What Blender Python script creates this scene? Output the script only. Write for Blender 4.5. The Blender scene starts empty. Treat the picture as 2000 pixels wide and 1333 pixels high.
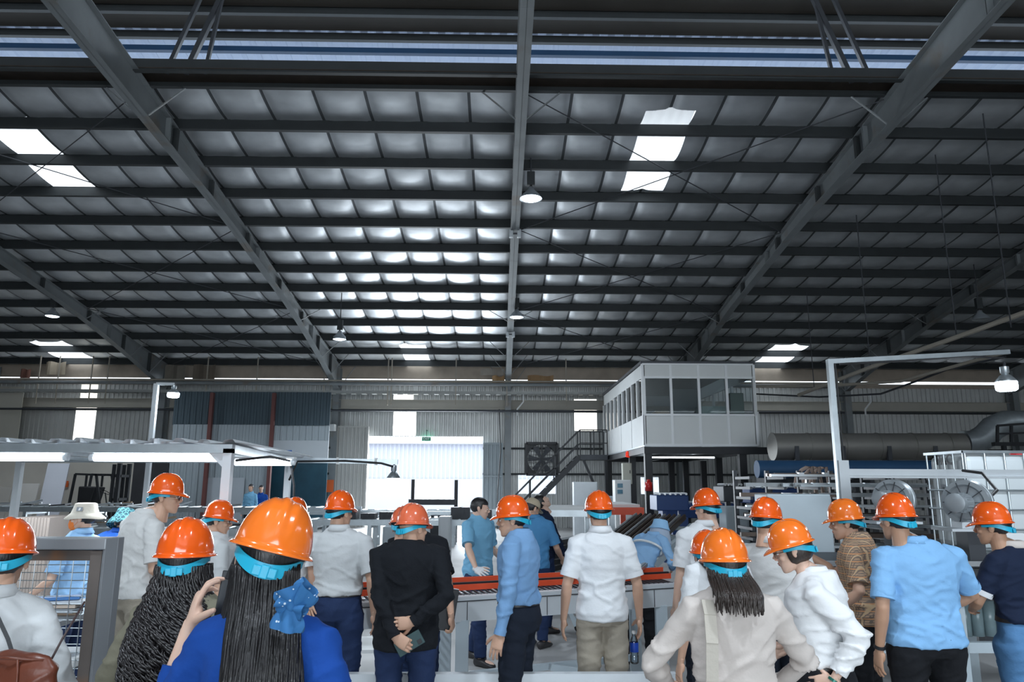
import bpy, bmesh, math, random
import numpy as np
from mathutils import Vector, Matrix, Euler
PI = math.pi
random.seed(7)
scn = bpy.context.scene
col = scn.collection

# ---------------------------------------------------------------- camera
F_PX, HC = 1419.0, 1.75
PITCH = math.atan((945 - 666.5) / F_PX)
YAW, ROLL = 0.0179, 0.003
_f = Vector((math.sin(YAW) * math.cos(PITCH), math.cos(YAW) * math.cos(PITCH), math.sin(PITCH)))
_r = Vector((math.cos(YAW), -math.sin(YAW), 0))
_u = _r.cross(_f)
CR = math.cos(ROLL) * _r + math.sin(ROLL) * _u
CU = -math.sin(ROLL) * _r + math.cos(ROLL) * _u
CF = _f
cam = bpy.data.cameras.new('camera')
cam.sensor_width = 36.0
cam.lens = F_PX / 2000 * 36
cam.clip_end = 500
camo = bpy.data.objects.new('camera', cam)
col.objects.link(camo)
camo.matrix_world = Matrix((
    (CR.x, CU.x, -CF.x, 0), (CR.y, CU.y, -CF.y, 0), (CR.z, CU.z, -CF.z, HC), (0, 0, 0, 1)))
scn.camera = camo

# ---------------------------------------------------------------- world, exposure
scn.view_settings.view_transform = 'Standard'
scn.view_settings.look = 'None'
scn.view_settings.exposure = 0.15
scn.view_settings.gamma = 1.0
scn.cycles.use_denoising = True
scn.cycles.max_bounces = 8
scn.cycles.diffuse_bounces = 4
scn.cycles.sample_clamp_indirect = 6.0
scn.cycles.caustics_reflective = False
scn.cycles.caustics_refractive = False
wd = bpy.data.worlds.new('sky'); scn.world = wd; wd.use_nodes = True
bg = wd.node_tree.nodes['Background']
bg.inputs['Color'].default_value = (0.80, 0.90, 1.0, 1)
bg.inputs['Strength'].default_value = 3.4

def area(name, loc, target, sx, sy, power, color=(1, 1, 1)):
    l = bpy.data.lights.new(name, 'AREA'); l.shape = 'RECTANGLE'; l.size = sx; l.size_y = sy
    l.energy = power; l.color = color
    o = bpy.data.objects.new(name, l); col.objects.link(o); o.location = loc
    o.rotation_euler = (Vector(target) - Vector(loc)).to_track_quat('-Z', 'Y').to_euler()
    return o
def point(name, loc, power, color=(0.8, 0.9, 1), r=0.12):
    l = bpy.data.lights.new(name, 'POINT'); l.energy = power; l.color = color; l.shadow_soft_size = r
    o = bpy.data.objects.new(name, l); col.objects.link(o); o.location = loc
    return o
def spot(name, loc, power, size=150, color=(0.8, 0.9, 1), r=0.18):
    l = bpy.data.lights.new(name, 'SPOT'); l.energy = power; l.color = color; l.shadow_soft_size = r
    l.spot_size = math.radians(size); l.spot_blend = 0.6
    o = bpy.data.objects.new(name, l); col.objects.link(o); o.location = loc
    return o
# fill light added behind the camera, with a gate opening made up for it
area('rear_fill', (2.0, -13.6, 2.6), (1.0, 8, 2.0), 16, 4.6, 950, (0.86, 0.94, 1.0))
# daylight through the open door of the far wall
area('door_daylight', (-3.0, 31.2, 2.4), (-2.5, 18, 1.2), 4.4, 2.8, 900, (0.85, 0.93, 1.0))
# unseen overhead spots added around the camera to light people, without housings
UNSEEN_SPOTS = [(-4.0, 0.5, 8.4), (4.5, 0.5, 8.4), (0.4, -4.0, 8.0)]
for p in UNSEEN_SPOTS:
    spot('overhead_spot', (p[0], p[1], p[2] - 0.1), 1150, 125)

# ---------------------------------------------------------------- pixel helpers (2000 x 1333 frame)
def ray(px, py):
    return (CR * ((px - 1000) / F_PX) + CU * ((666.5 - py) / F_PX) + CF)
def W(px, py, Y):
    d = ray(px, py); t = Y / d.y
    return Vector((d.x * t, Y, HC + d.z * t))
def WZ(px, py, z):
    d = ray(px, py); t = (z - HC) / d.z
    return Vector((d.x * t, d.y * t, z))
def WX(px, py, X):
    d = ray(px, py); t = X / d.x
    return Vector((X, d.y * t, HC + d.z * t))
def PXL(p):
    q = Vector(p) - Vector((0, 0, HC))
    return 1000 + F_PX * q.dot(CR) / q.dot(CF), 666.5 - F_PX * q.dot(CU) / q.dot(CF)

# ---------------------------------------------------------------- mesh builder
def ortho(d):
    d = d.normalized()
    a = Vector((0, 0, 1)) if abs(d.z) < 0.9 else Vector((0, 1, 0))
    x = d.cross(a).normalized(); y = x.cross(d).normalized()
    return x, y
class MB:
    def __init__(s): s.v = []; s.f = []; s.m = []
    def add(s, vs, fs, mi=0):
        n = len(s.v); s.v += [tuple(v) for v in vs]; s.f += [tuple(i + n for i in f) for f in fs]; s.m += [mi] * len(fs); return s
    def box(s, c, size, rot=None, mi=0):
        x, y, z = [k / 2 for k in size]
        vs = [Vector((a * x, b * y, c_ * z)) for a in (-1, 1) for b in (-1, 1) for c_ in (-1, 1)]
        if rot is not None: vs = [rot @ v for v in vs]
        c = Vector(c); vs = [v + c for v in vs]
        return s.add(vs, [(0, 1, 3, 2), (4, 6, 7, 5), (0, 4, 5, 1), (2, 3, 7, 6), (0, 2, 6, 4), (1, 5, 7, 3)], mi)
    def bb(s, x0, x1, y0, y1, z0, z1, mi=0):
        return s.box(((x0 + x1) / 2, (y0 + y1) / 2, (z0 + z1) / 2), (abs(x1 - x0), abs(y1 - y0), abs(z1 - z0)), None, mi)
    def bar(s, p0, p1, w, h=None, mi=0, up=None):
        p0, p1 = Vector(p0), Vector(p1); h = h or w
        d = (p1 - p0)
        if d.length < 1e-6: return s
        z = d.normalized()
        u = Vector(up) if up is not None else (Vector((0, 0, 1)) if abs(z.z) < 0.95 else Vector((0, 1, 0)))
        x = z.cross(u).normalized(); y = x.cross(z).normalized()
        vs = []
        for p in (p0, p1):
            for a, b in ((-1, -1), (1, -1), (1, 1), (-1, 1)): vs.append(p + x * a * w / 2 + y * b * h / 2)
        return s.add(vs, [(3, 2, 1, 0), (4, 5, 6, 7), (0, 1, 5, 4), (1, 2, 6, 5), (2, 3, 7, 6), (3, 0, 4, 7)], mi)
    def tube(s, pts, r, n=8, mi=0, caps=True, sx=1.0):
        pts = [Vector(p) for p in pts]; k = len(pts)
        rs = r if isinstance(r, (list, tuple)) else [r] * k
        x, y = ortho(pts[1] - pts[0]); vs = []
        for i, p in enumerate(pts):
            t = (pts[min(i + 1, k - 1)] - pts[max(i - 1, 0)])
            t = t.normalized() if t.length > 1e-9 else Vector((0, 0, 1))
            x = (x - t * x.dot(t)); x = x.normalized() if x.length > 1e-6 else ortho(t)[0]
            y = t.cross(x)
            for j in range(n):
                a = 2 * PI * j / n; vs.append(p + (x * math.cos(a) * sx + y * math.sin(a)) * rs[i])
        fs = [(i * n + j, i * n + (j + 1) % n, (i + 1) * n + (j + 1) % n, (i + 1) * n + j) for i in range(k - 1) for j in range(n)]
        if caps: fs += [tuple(range(n))[::-1], tuple((k - 1) * n + j for j in range(n))]
        return s.add(vs, fs, mi)
    def cyl(s, p0, p1, r, n=16, mi=0, r1=None):
        return s.tube([p0, p1], [r, r if r1 is None else r1], n, mi)
    def lathe(s, prof, n=24, M=None, mi=0, caps=True):
        vs = []; M = M or Matrix.Identity(4)
        for r, z in prof:
            for j in range(n):
                a = 2 * PI * j / n; vs.append(M @ Vector((r * math.cos(a), r * math.sin(a), z)))
        k = len(prof)
        fs = [(i * n + j, i * n + (j + 1) % n, (i + 1) * n + (j + 1) % n, (i + 1) * n + j) for i in range(k - 1) for j in range(n)]
        if caps: fs += [tuple(range(n))[::-1], tuple((k - 1) * n + j for j in range(n))]
        return s.add(vs, fs, mi)
    def loft(s, secs, n=20, mi=0, caps=True):
        """secs: list of (centre, axis_x vector, axis_y vector) ellipses"""
        vs = []
        for c, ax, ay in secs:
            c = Vector(c)
            for j in range(n):
                a = 2 * PI * j / n; vs.append(c + Vector(ax) * math.cos(a) + Vector(ay) * math.sin(a))
        k = len(secs)
        fs = [(i * n + j, i * n + (j + 1) % n, (i + 1) * n + (j + 1) % n, (i + 1) * n + j) for i in range(k - 1) for j in range(n)]
        if caps: fs += [tuple(range(n))[::-1], tuple((k - 1) * n + j for j in range(n))]
        return s.add(vs, fs, mi)
    def ell(s, c, r, rot=None, n=16, m=10, mi=0):
        c = Vector(c); vs = []
        for i in range(1, m):
            th = PI * i / m
            for j in range(n):
                a = 2 * PI * j / n
                v = Vector((r[0] * math.sin(th) * math.cos(a), r[1] * math.sin(th) * math.sin(a), r[2] * math.cos(th)))
                vs.append((rot @ v if rot is not None else v) + c)
        t = Vector((0, 0, r[2])); b = Vector((0, 0, -r[2]))
        vs += [(rot @ t if rot is not None else t) + c, (rot @ b if rot is not None else b) + c]
        T, B = len(vs) - 2, len(vs) - 1
        fs = [(i * n + j, (i + 1) * n + j, (i + 1) * n + (j + 1) % n, i * n + (j + 1) % n) for i in range(m - 2) for j in range(n)]
        fs += [(T, j, (j + 1) % n) for j in range(n)] + [(B, (m - 2) * n + (j + 1) % n, (m - 2) * n + j) for j in range(n)]
        return s.add(vs, fs, mi)
    def prism(s, poly, d, mi=0):
        """poly: list of 3D points (planar), extruded by vector d"""
        n = len(poly); d = Vector(d); vs = [Vector(p) for p in poly] + [Vector(p) + d for p in poly]
        return s.add(vs, [tuple(range(n))[::-1], tuple(range(n, 2 * n))] + [(i, (i + 1) % n, (i + 1) % n + n, i + n) for i in range(n)], mi)
    def sheet(s, P, nu, nv, mi=0, closed_u=False):
        """P(u,v)->point grid"""
        n = len(s.v)
        vs = [P(i / nu, j / nv) for j in range(nv + 1) for i in range(nu + 1)]
        fs = [(j * (nu + 1) + i, j * (nu + 1) + i + 1, (j + 1) * (nu + 1) + i + 1, (j + 1) * (nu + 1) + i) for j in range(nv) for i in range(nu)]
        return s.add(vs, fs, mi)
    def join(s, other, mi=0): return s.add(other.v, other.f, mi)
    def build(s, name, mats, parent=None, smooth=False, local=False, bevel=0.0, angle=None):
        me = bpy.data.meshes.new(name)
        vs = s.v
        base = Vector((0, 0, 0))
        if parent is not None and not local:
            p = parent
            while p is not None: base = base + p.location; p = p.parent
            vs = [(x - base.x, y - base.y, z - base.z) for x, y, z in vs]
        me.from_pydata(vs, [], s.f)
        for m in (mats if isinstance(mats, (list, tuple)) else [mats]): me.materials.append(m)
        if any(s.m): me.polygons.foreach_set('material_index', s.m)
        if smooth:
            if angle: me.shade_auto if False else None
            me.polygons.foreach_set('use_smooth', [True] * len(s.f))
            if angle is not None:
                bm = bmesh.new(); bm.from_mesh(me); ca = math.cos(math.radians(angle))
                bm.normal_update()
                for e in bm.edges:
                    if len(e.link_faces) == 2 and e.link_faces[0].normal.dot(e.link_faces[1].normal) < ca: e.smooth = False
                bm.to_mesh(me); bm.free()
        me.update()
        o = bpy.data.objects.new(name, me); col.objects.link(o)
        if parent is not None: o.parent = parent
        if bevel:
            b = o.modifiers.new('bevel', 'BEVEL'); b.width = bevel; b.segments = 2; b.limit_method = 'ANGLE'; b.angle_limit = math.radians(40)
        return o

ORD = 'first second third fourth fifth sixth seventh eighth ninth tenth eleventh twelfth thirteenth fourteenth fifteenth sixteenth seventeenth eighteenth nineteenth twentieth'.split()
def tag(o, label=None, cat=None, group=None, kind=None):
    if label: o['label'] = label
    if cat: o['category'] = cat
    if group: o['group'] = group
    if kind: o['kind'] = kind
    return o
def thing(name, loc, label, cat, group=None, rz=0.0):
    o = bpy.data.objects.new(name, None); o.empty_display_size = 0.1
    col.objects.link(o); o.location = loc; o.rotation_euler = (0, 0, rz)
    return tag(o, label, cat, group)
def struct(o, label=None): return tag(o, label, None, None, 'structure')
def recentre(o):
    """move a top-level mesh's origin to the bottom centre of its geometry"""
    me = o.data; n = len(me.vertices); a = np.empty(n * 3, dtype=np.float32); me.vertices.foreach_get('co', a); a = a.reshape(-1, 3)
    c = np.array([(a[:, 0].min() + a[:, 0].max()) / 2, (a[:, 1].min() + a[:, 1].max()) / 2, a[:, 2].min()], dtype=np.float32)
    a -= c; me.vertices.foreach_set('co', a.ravel()); o.location = Vector([float(k) for k in c]); me.update(); return o
def solo(mb, name, mat, label, cat, group=None, smooth=False, bevel=0, angle=None):
    return tag(recentre(mb.build(name, mat, None, smooth, bevel=bevel, angle=angle)), label, cat, group)
def copy_tree(o, parent=None):
    c = o.copy(); col.objects.link(c)
    if parent is not None: c.parent = parent
    for ch in list(o.children):
        copy_tree(ch, c)
    return c

# ---------------------------------------------------------------- materials
_mc = {}
def mat(name, color, rough=0.5, metal=0.0, vary=0.12, scale=6.0, bump=0.0, bscale=40.0, coat=0.0, spec=0.5, emit=None, estr=0.0,
        rust=None, rust_amt=0.0, stretch=None, sheen=0.0, sss=0.0, alpha=None):
    if name in _mc: return _mc[name]
    m = bpy.data.materials.new(name); m.use_nodes = True; nt = m.node_tree; N, L = nt.nodes, nt.links
    b = N['Principled BSDF']
    b.inputs['Roughness'].default_value = rough; b.inputs['Metallic'].default_value = metal
    b.inputs['Specular IOR Level'].default_value = spec
    b.inputs['Coat Weight'].default_value = coat; b.inputs['Coat Roughness'].default_value = 0.06
    if sheen: b.inputs['Sheen Weight'].default_value = sheen
    if sss: b.inputs['Subsurface Weight'].default_value = sss; b.inputs['Subsurface Radius'].default_value = (0.02, 0.008, 0.004); b.inputs['Subsurface Scale'].default_value = 0.5
    c = tuple(color) + (1,)
    tc = N.new('ShaderNodeTexCoord'); mp = N.new('ShaderNodeMapping'); L.new(tc.outputs['Object'], mp.inputs[0])
    if stretch: mp.inputs['Scale'].default_value = stretch
    nz = N.new('ShaderNodeTexNoise'); nz.inputs['Scale'].default_value = scale; nz.inputs['Detail'].default_value = 4
    L.new(mp.outputs[0], nz.inputs[0])
    mx = N.new('ShaderNodeMix'); mx.data_type = 'RGBA'
    mx.inputs[6].default_value = tuple(max(0, k * (1 - vary)) for k in color) + (1,)
    mx.inputs[7].default_value = tuple(min(1, k * (1 + vary)) for k in color) + (1,)
    L.new(nz.outputs[0], mx.inputs[0]); out = mx.outputs[2]
    if rust_amt > 0:
        n2 = N.new('ShaderNodeTexNoise'); n2.inputs['Scale'].default_value = scale * 0.6; n2.inputs['Detail'].default_value = 8
        L.new(mp.outputs[0], n2.inputs[0])
        rp = N.new('ShaderNodeValToRGB'); rp.color_ramp.elements[0].position = 0.62 - rust_amt * 0.3; rp.color_ramp.elements[1].position = 0.75 - rust_amt * 0.3
        L.new(n2.outputs[0], rp.inputs[0]); m2 = N.new('ShaderNodeMix'); m2.data_type = 'RGBA'
        L.new(rp.outputs[0], m2.inputs[0]); L.new(out, m2.inputs[6]); m2.inputs[7].default_value = tuple(rust or (0.2, 0.1, 0.05)) + (1,); out = m2.outputs[2]
    L.new(out, b.inputs['Base Color'])
    if bump:
        n3 = N.new('ShaderNodeTexNoise'); n3.inputs['Scale'].default_value = bscale; n3.inputs['Detail'].default_value = 3
        L.new(mp.outputs[0], n3.inputs[0]); bp = N.new('ShaderNodeBump'); bp.inputs['Strength'].default_value = bump; bp.inputs['Distance'].default_value = 0.01
        L.new(n3.outputs[0], bp.inputs['Height']); L.new(bp.outputs[0], b.inputs['Normal'])
    if emit: b.inputs['Emission Color'].default_value = tuple(emit) + (1,); b.inputs['Emission Strength'].default_value = estr
    if alpha is not None: b.inputs['Alpha'].default_value = alpha
    _mc[name] = m
    return m
def glass(name, tint=(0.8, 0.9, 0.95), mixf=0.82, rough=0.02):
    if name in _mc: return _mc[name]
    m = bpy.data.materials.new(name); m.use_nodes = True; nt = m.node_tree; N, L = nt.nodes, nt.links
    N.remove(N['Principled BSDF']); o = N['Material Output']
    t = N.new('ShaderNodeBsdfTransparent'); t.inputs[0].default_value = tuple(tint) + (1,)
    g = N.new('ShaderNodeBsdfGlossy'); g.inputs['Roughness'].default_value = rough
    f = N.new('ShaderNodeFresnel'); f.inputs[0].default_value = 1.45
    mm = N.new('ShaderNodeMath'); mm.operation = 'ADD'; mm.inputs[1].default_value = 1 - mixf - 0.1; L.new(f.outputs[0], mm.inputs[0])
    x = N.new('ShaderNodeMixShader'); L.new(mm.outputs[0], x.inputs[0]); L.new(t.outputs[0], x.inputs[1]); L.new(g.outputs[0], x.inputs[2]); L.new(x.outputs[0], o.inputs[0])
    _mc[name] = m; return m
def translucent(name, color, mixw=0.5):
    if name in _mc: return _mc[name]
    m = bpy.data.materials.new(name); m.use_nodes = True; nt = m.node_tree; N, L = nt.nodes, nt.links
    N.remove(N['Principled BSDF']); o = N['Material Output']
    t = N.new('ShaderNodeBsdfTranslucent'); d = N.new('ShaderNodeBsdfDiffuse')
    tc = N.new('ShaderNodeTexCoord'); nz = N.new('ShaderNodeTexNoise'); nz.inputs['Scale'].default_value = 3; L.new(tc.outputs['Object'], nz.inputs[0])
    r = N.new('ShaderNodeMix'); r.data_type = 'RGBA'; r.inputs[6].default_value = tuple(k * 0.9 for k in color) + (1,); r.inputs[7].default_value = tuple(color) + (1,); L.new(nz.outputs[0], r.inputs[0])
    L.new(r.outputs[2], t.inputs[0]); L.new(r.outputs[2], d.inputs[0])
    x = N.new('ShaderNodeMixShader'); x.inputs[0].default_value = 1 - mixw; L.new(t.outputs[0], x.inputs[1]); L.new(d.outputs[0], x.inputs[2]); L.new(x.outputs[0], o.inputs[0])
    _mc[name] = m; return m

M_foil = mat('roof_foil', (0.74, 0.77, 0.80), 0.47, 0.70, 0.25, 2.0, bump=0.25, bscale=6)
M_steel_d = mat('painted_purlin_steel', (0.038, 0.044, 0.047), 0.6, 0.2, 0.25, 3)
M_steel_g = mat('grey_frame_steel', (0.23, 0.25, 0.26), 0.5, 0.15, 0.2, 2.5, rust=(0.22, 0.2, 0.18), rust_amt=0.15)
M_galv = mat('galvanised_steel', (0.50, 0.55, 0.58), 0.35, 0.75, 0.2, 9, bump=0.05)
M_galv_l = mat('pale_painted_steel', (0.62, 0.66, 0.69), 0.4, 0.1, 0.08, 5)
M_sheet = mat('corrugated_wall_sheet', (0.60, 0.61, 0.60), 0.45, 0.30, 0.18, 1.2)
M_sheet_d = mat('dark_cladding', (0.055, 0.085, 0.105), 0.6, 0.1, 0.3, 1.0)
M_sheet_p = mat('pale_cladding', (0.34, 0.39, 0.42), 0.55, 0.1, 0.12, 1.0)
M_conc = mat('concrete_floor', (0.42, 0.42, 0.42), 0.55, 0.0, 0.3, 0.9, bump=0.08, bscale=25, rust=(0.30, 0.30, 0.30), rust_amt=0.3)
M_black = mat('black_paint', (0.018, 0.02, 0.024), 0.45, 0.1, 0.2, 6)
M_dark = mat('dark_machine_steel', (0.06, 0.065, 0.075), 0.5, 0.3, 0.3, 5)
M_white = mat('white_panel', (0.78, 0.80, 0.80), 0.45, 0.0, 0.05, 2)
M_cream = mat('cream_render', (0.66, 0.62, 0.55), 0.8, 0, 0.12, 1.2)
M_red = mat('orange_red_paint', (0.80, 0.09, 0.03), 0.45, 0.05, 0.15, 8)
M_blue = mat('blue_machine_paint', (0.02, 0.06, 0.20), 0.45, 0.1, 0.15, 5)
M_orange = mat('orange_sign', (0.75, 0.14, 0.03), 0.5, 0, 0.05, 3)
M_alu = mat('aluminium_profile', (0.62, 0.64, 0.66), 0.28, 0.9, 0.1, 6)
M_card = mat('cardboard', (0.42, 0.27, 0.15), 0.85, 0, 0.12, 4)
M_rubber = mat('black_rubber', (0.02, 0.02, 0.022), 0.6, 0, 0.1, 5)
M_trans = translucent('skylight_sheet', (0.97, 0.95, 0.92), 0.9)
M_transw = translucent('wall_light_sheet', (0.97, 0.86, 0.72), 0.85)
M_lampglow = mat('lamp_diffuser', (0.9, 0.95, 1.0), 0.4, emit=(0.72, 0.87, 1.0), estr=9)
M_tube = mat('fluorescent_tube', (0.9, 0.95, 1.0), 0.4, emit=(0.80, 0.90, 1.0), estr=7)
# ================================================================ the hall
RK, RD0, RH = 0.1463, 29.115, 6.5516
YWALL = 30.1
def zb(Y): return RH + RK * (RD0 - Y)            # underside of the purlins
SH = 0.25                                        # purlin depth
def roofhit(px, py, off=0.0):
    d = ray(px, py); A = RH + RK * RD0 + off
    t = (A - HC) / (d.z + RK * d.y)
    return Vector((d.x * t, d.y * t, HC + d.z * t))
BAY, AX0 = 7.0, 0.38
FX = [AX0 + BAY * n for n in range(-4, 5)]
PUR_PY = [177, 259, 329, 390, 444, 492, 534, 571, 605, 637, 666, 692, 715]
PUR_Y = [roofhit(700, y).y for y in PUR_PY] 
EDGE_Y = roofhit(1000, 149).y
RIDGE_Y = 6.6
XL, XR = FX[0] - 0.35, FX[-1] + 0.3
YB = -14.0
def zback(Y): return zb(RIDGE_Y) - RK * (RIDGE_Y - Y)

# ---- floor, ground outside
mb = MB(); mb.bb(XL - 1, XR + 1, YB - 1, YWALL + 0.2, -0.2, 0)
struct(mb.build('floor', M_conc), 'grey worn concrete factory floor')
M_yard = mat('yard_paving', (0.75, 0.75, 0.74), 0.8, 0, 0.1, 0.4)
mb = MB(); mb.bb(-60, 60, YWALL + 0.2, 75, -0.25, -0.05); mb.bb(-60, 60, -60, YB - 1, -0.25, -0.05)
struct(mb.build('ground_outside', M_yard), 'bright sunlit paved yard beyond the open door')

# ---- roof sheeting: foil-faced pillows between purlins and seams, with clear sheets left out as windows
def seg(x, a, b): return a <= x <= b
SKY = []          # (x0, x1, y0, y1) of clear sheets
def sky_from(pxa, pya, pxb, pyb, w):
    a = roofhit(pxa, pya, SH); b = roofhit(pxb, pyb, SH)
    xm = (a.x + b.x) / 2
    SKY.append((xm - w / 2, xm + w / 2, min(a.y, b.y), max(a.y, b.y)))
sky_from(1300, 212, 1262, 370, 0.98)
sky_from(25, 226, 135, 375, 0.98)
sky_from(810, 668, 822, 729, 1.0)
sky_from(112, 664, 180, 726, 1.25)
sky_from(1535, 671, 1488, 728, 1.25)
sky_from(1868, 718, 1900, 742, 1.0)
ybreaks = [PUR_Y[0] - 0.1] + PUR_Y[1:] + [YWALL + 0.4]
def pillow(x, y):
    # sag between purlins and between seams
    for i in range(len(ybreaks) - 1):
        if ybreaks[i] <= y <= ybreaks[i + 1]:
            t = (y - ybreaks[i]) / (ybreaks[i + 1] - ybreaks[i]); break
    else: t = 0
    u = (x - AX0) / 1.0; fu = u - math.floor(u); cell = math.floor(u)
    r = random.Random(cell * 131 + i * 17 if 'i' in dir() else cell).random()
    s = (math.sin(PI * t) ** 0.8) * (0.055 + 0.03 * r) * (0.35 + 0.65 * math.sin(PI * fu) ** 0.6)
    return -s + 0.006 * math.sin(x * 21 + r * 6) * math.sin(PI * t)
xs = []
x = XL
nx = int((XR - XL) / 0.1)
M_seam = mat('foil_seam_tape', (0.13, 0.14, 0.15), 0.5, 0.4, 0.2, 5)
mbr = MB()
xs = [q + o for q in [FX[0] + m for m in range(int(FX[-1] - FX[0]))] for o in (-.03, .03, .11, .22, .35, .5, .65, .78, .89)] + [FX[-1] - .03, FX[-1] + .3]
nx = len(xs) - 1
ys = []
for i in range(len(ybreaks) - 1):
    n = 7
    ys += [ybreaks[i] + (ybreaks[i + 1] - ybreaks[i]) * k / n for k in range(n)]
ys.append(ybreaks[-1])
vid = {}
def inlist(xm, ym):
    for a, b, c, d in SKY:
        if a - 0.01 < xm < b + 0.01 and c < ym < d: return True
    return False
for j, y in enumerate(ys):
    bi = min(j // 7, len(ybreaks) - 2); t = (j % 7) / 7
    for i, x in enumerate(xs):
        u = (x - AX0); cell = math.floor(u); fu = u - cell
        r = ((cell * 73 + bi * 151) % 97) / 97.0
        s = (math.sin(PI * t) ** 0.8 if t > 0 else 0) * (0.085 + 0.045 * r) * (0.3 + 0.7 * max(0, math.sin(PI * fu)) ** 0.6)
        seam = 0.02 if min(fu, 1 - fu) < 0.06 else 0.0
        mbr.v.append((x, y, zb(y) + SH - s + seam + 0.004 * math.sin(x * 37 + r * 9)))
n1 = nx + 1
for j in range(len(ys) - 1):
    ym = (ys[j] + ys[j + 1]) / 2
    for i in range(nx):
        if not inlist((xs[i] + xs[i + 1]) / 2, ym):
            mbr.f.append((j * n1 + i, (j + 1) * n1 + i, (j + 1) * n1 + i + 1, j * n1 + i + 1)); _u = ((xs[i] + xs[i + 1]) / 2 - AX0) % 1.0; mbr.m.append(1 if min(_u, 1 - _u) < .03 else 0)
struct(mbr.build('ceiling', [M_foil, M_seam], smooth=True), 'silver foil-faced roof lining sagging in pillows between the purlins')
mb = MB()                                        # outer sheet above the lining and the slope behind the ridge
def slab(x0, x1, y0, y1, z0, z1, t=0.05, mi=0):
    mb.prism([(x0, y0, z0), (x1, y0, z0), (x1, y1, z1), (x0, y1, z1)], (0, 0, t), mi)
slab(XL, XR, YB - 1, 2.0, zback(YB - 1) + SH, zback(2.0) + SH)
struct(mb.build('roof_slab', M_sheet), 'far slope of the roof behind the viewer')
for i, (a, b, c, d) in enumerate(SKY):
    mb = MB()
    n = 10
    mb.sheet(lambda u, v, a=a, b=b, c=c, d=d: Vector((a - .03 + (b - a + .06) * u, c - .05 + (d - c + .1) * v, zb(c + (d - c) * v) + SH + 0.035 + 0.012 * math.sin(u * 2 * PI * 5))), 40, 2)
    struct(mb.build('window_%d' % (i + 1), M_trans), 'translucent roof light sheet glowing with daylight')

# ---- raised ridge ventilator roof
M_jack_lit = mat('ridge_vent_sheet_lit', (0.62, 0.72, 0.92), 0.5, 0.1, 0.08, 1.0)  # daylight under the overhang is put into this pale blue
M_jack_shade = mat('ridge_vent_sheet_shaded', (0.10, 0.09, 0.08), 0.7, 0.1, 0.3, 1.0)  # shaded copy of the vent sheet, dimness inside put into the colour
JY0, JZ0 = 15.0, 10.75
def zj(Y): return JZ0 + RK * (JY0 - Y)
def jackhit(py, off=0.0, px=1000):
    d = ray(px, py); t = (JZ0 + RK * JY0 + off - HC) / (d.z + RK * d.y); return d.y * t
mb = MB()
def corr_sheet(mb, x0, x1, P, pitch=0.2, depth=0.03, nv=1, mi=0):
    """trapezoid corrugated sheet; P(x, v, off) gives the point"""
    n = int(round((x1 - x0) / pitch)); pr = [(0, 0), (0.3, 0), (0.42, 1), (0.72, 1), (0.84, 0)]
    X = [(x0 + (k + a) * (x1 - x0) / n, b * depth) for k in range(n) for a, b in pr] + [(x1, 0)]
    base = len(mb.v); m = len(X)
    for j in range(nv + 1):
        for x, d in X: mb.v.append(tuple(P(x, j / nv, d)))
    for j in range(nv):
        for i in range(m - 1):
            mb.f.append((base + j * m + i, base + j * m + i + 1, base + (j + 1) * m + i + 1, base + (j + 1) * m + i)); mb.m.append(mi)
corr_sheet(mb, XL, XR, lambda x, v, d: (x, JY0 - v * (JY0 - 7.0), zj(JY0 - v * (JY0 - 7.0)) + SH + d), 0.33, 0.03)
struct(mb.build('roof_slab_vent', M_jack_lit), 'raised ridge ventilator roof of corrugated sheet, daylight painted in pale blue')
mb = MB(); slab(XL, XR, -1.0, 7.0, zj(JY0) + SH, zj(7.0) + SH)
struct(mb.build('roof_slab_vent_far', M_jack_shade), 'far half of the ridge ventilator roof')
def purlin(name, Y, zbot, x0=None, x1=None, h=SH, fl=0.085, m=None, label=None, t=0.02, k=RK):
    mb = MB(); x0 = XL if x0 is None else x0; x1 = XR if x1 is None else x1
    # Z / C section: web, lower flange, upper flange
    mb.bb(x0, x1, Y - t / 2, Y + t / 2, zbot, zbot + h)
    mb.bb(x0, x1, Y - fl, Y + t / 2, zbot - 0.004, zbot + 0.012)
    mb.bb(x0, x1, Y - t / 2, Y + fl, zbot + h - 0.012, zbot + h + 0.004)
    o = mb.build(name, m or M_steel_d); struct(o, label or 'dark steel purlin running the width of the roof'); return o
for y in PUR_Y: purlin('purlin_beam', y, zb(y))
# twin edge beam at the head of the slope with a rusty flashing between
purlin('purlin_beam', EDGE_Y, zb(EDGE_Y) - 0.02, h=0.27, label='deep dark edge beam along the top of the roof slope')
M_flash = mat('rusty_flashing', (0.05, 0.038, 0.03), 0.7, 0.2, 0.5, 4)
mb = MB(); mb.bb(XL, XR, EDGE_Y - 0.02, PUR_Y[0], zb(EDGE_Y) + 0.06, zb(EDGE_Y) + 0.08)
struct(mb.build('trim_1', M_flash), 'rusty flashing strip behind the edge beam')
for py, h in ((86, 0.2), (37, 0.2), (-20, 0.22)):
    y = jackhit(py); purlin('purlin_beam', y, zj(y), h=h, label='dark purlin under the ridge ventilator roof')
mb = MB(); ya = jackhit(84)
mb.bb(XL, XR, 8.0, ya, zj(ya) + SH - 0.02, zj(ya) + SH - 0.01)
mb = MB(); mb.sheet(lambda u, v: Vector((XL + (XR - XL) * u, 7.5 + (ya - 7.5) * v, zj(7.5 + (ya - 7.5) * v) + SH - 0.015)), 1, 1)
struct(mb.build('ceiling_vent', M_jack_shade), 'underside of the ridge ventilator with its shade painted dark')
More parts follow.
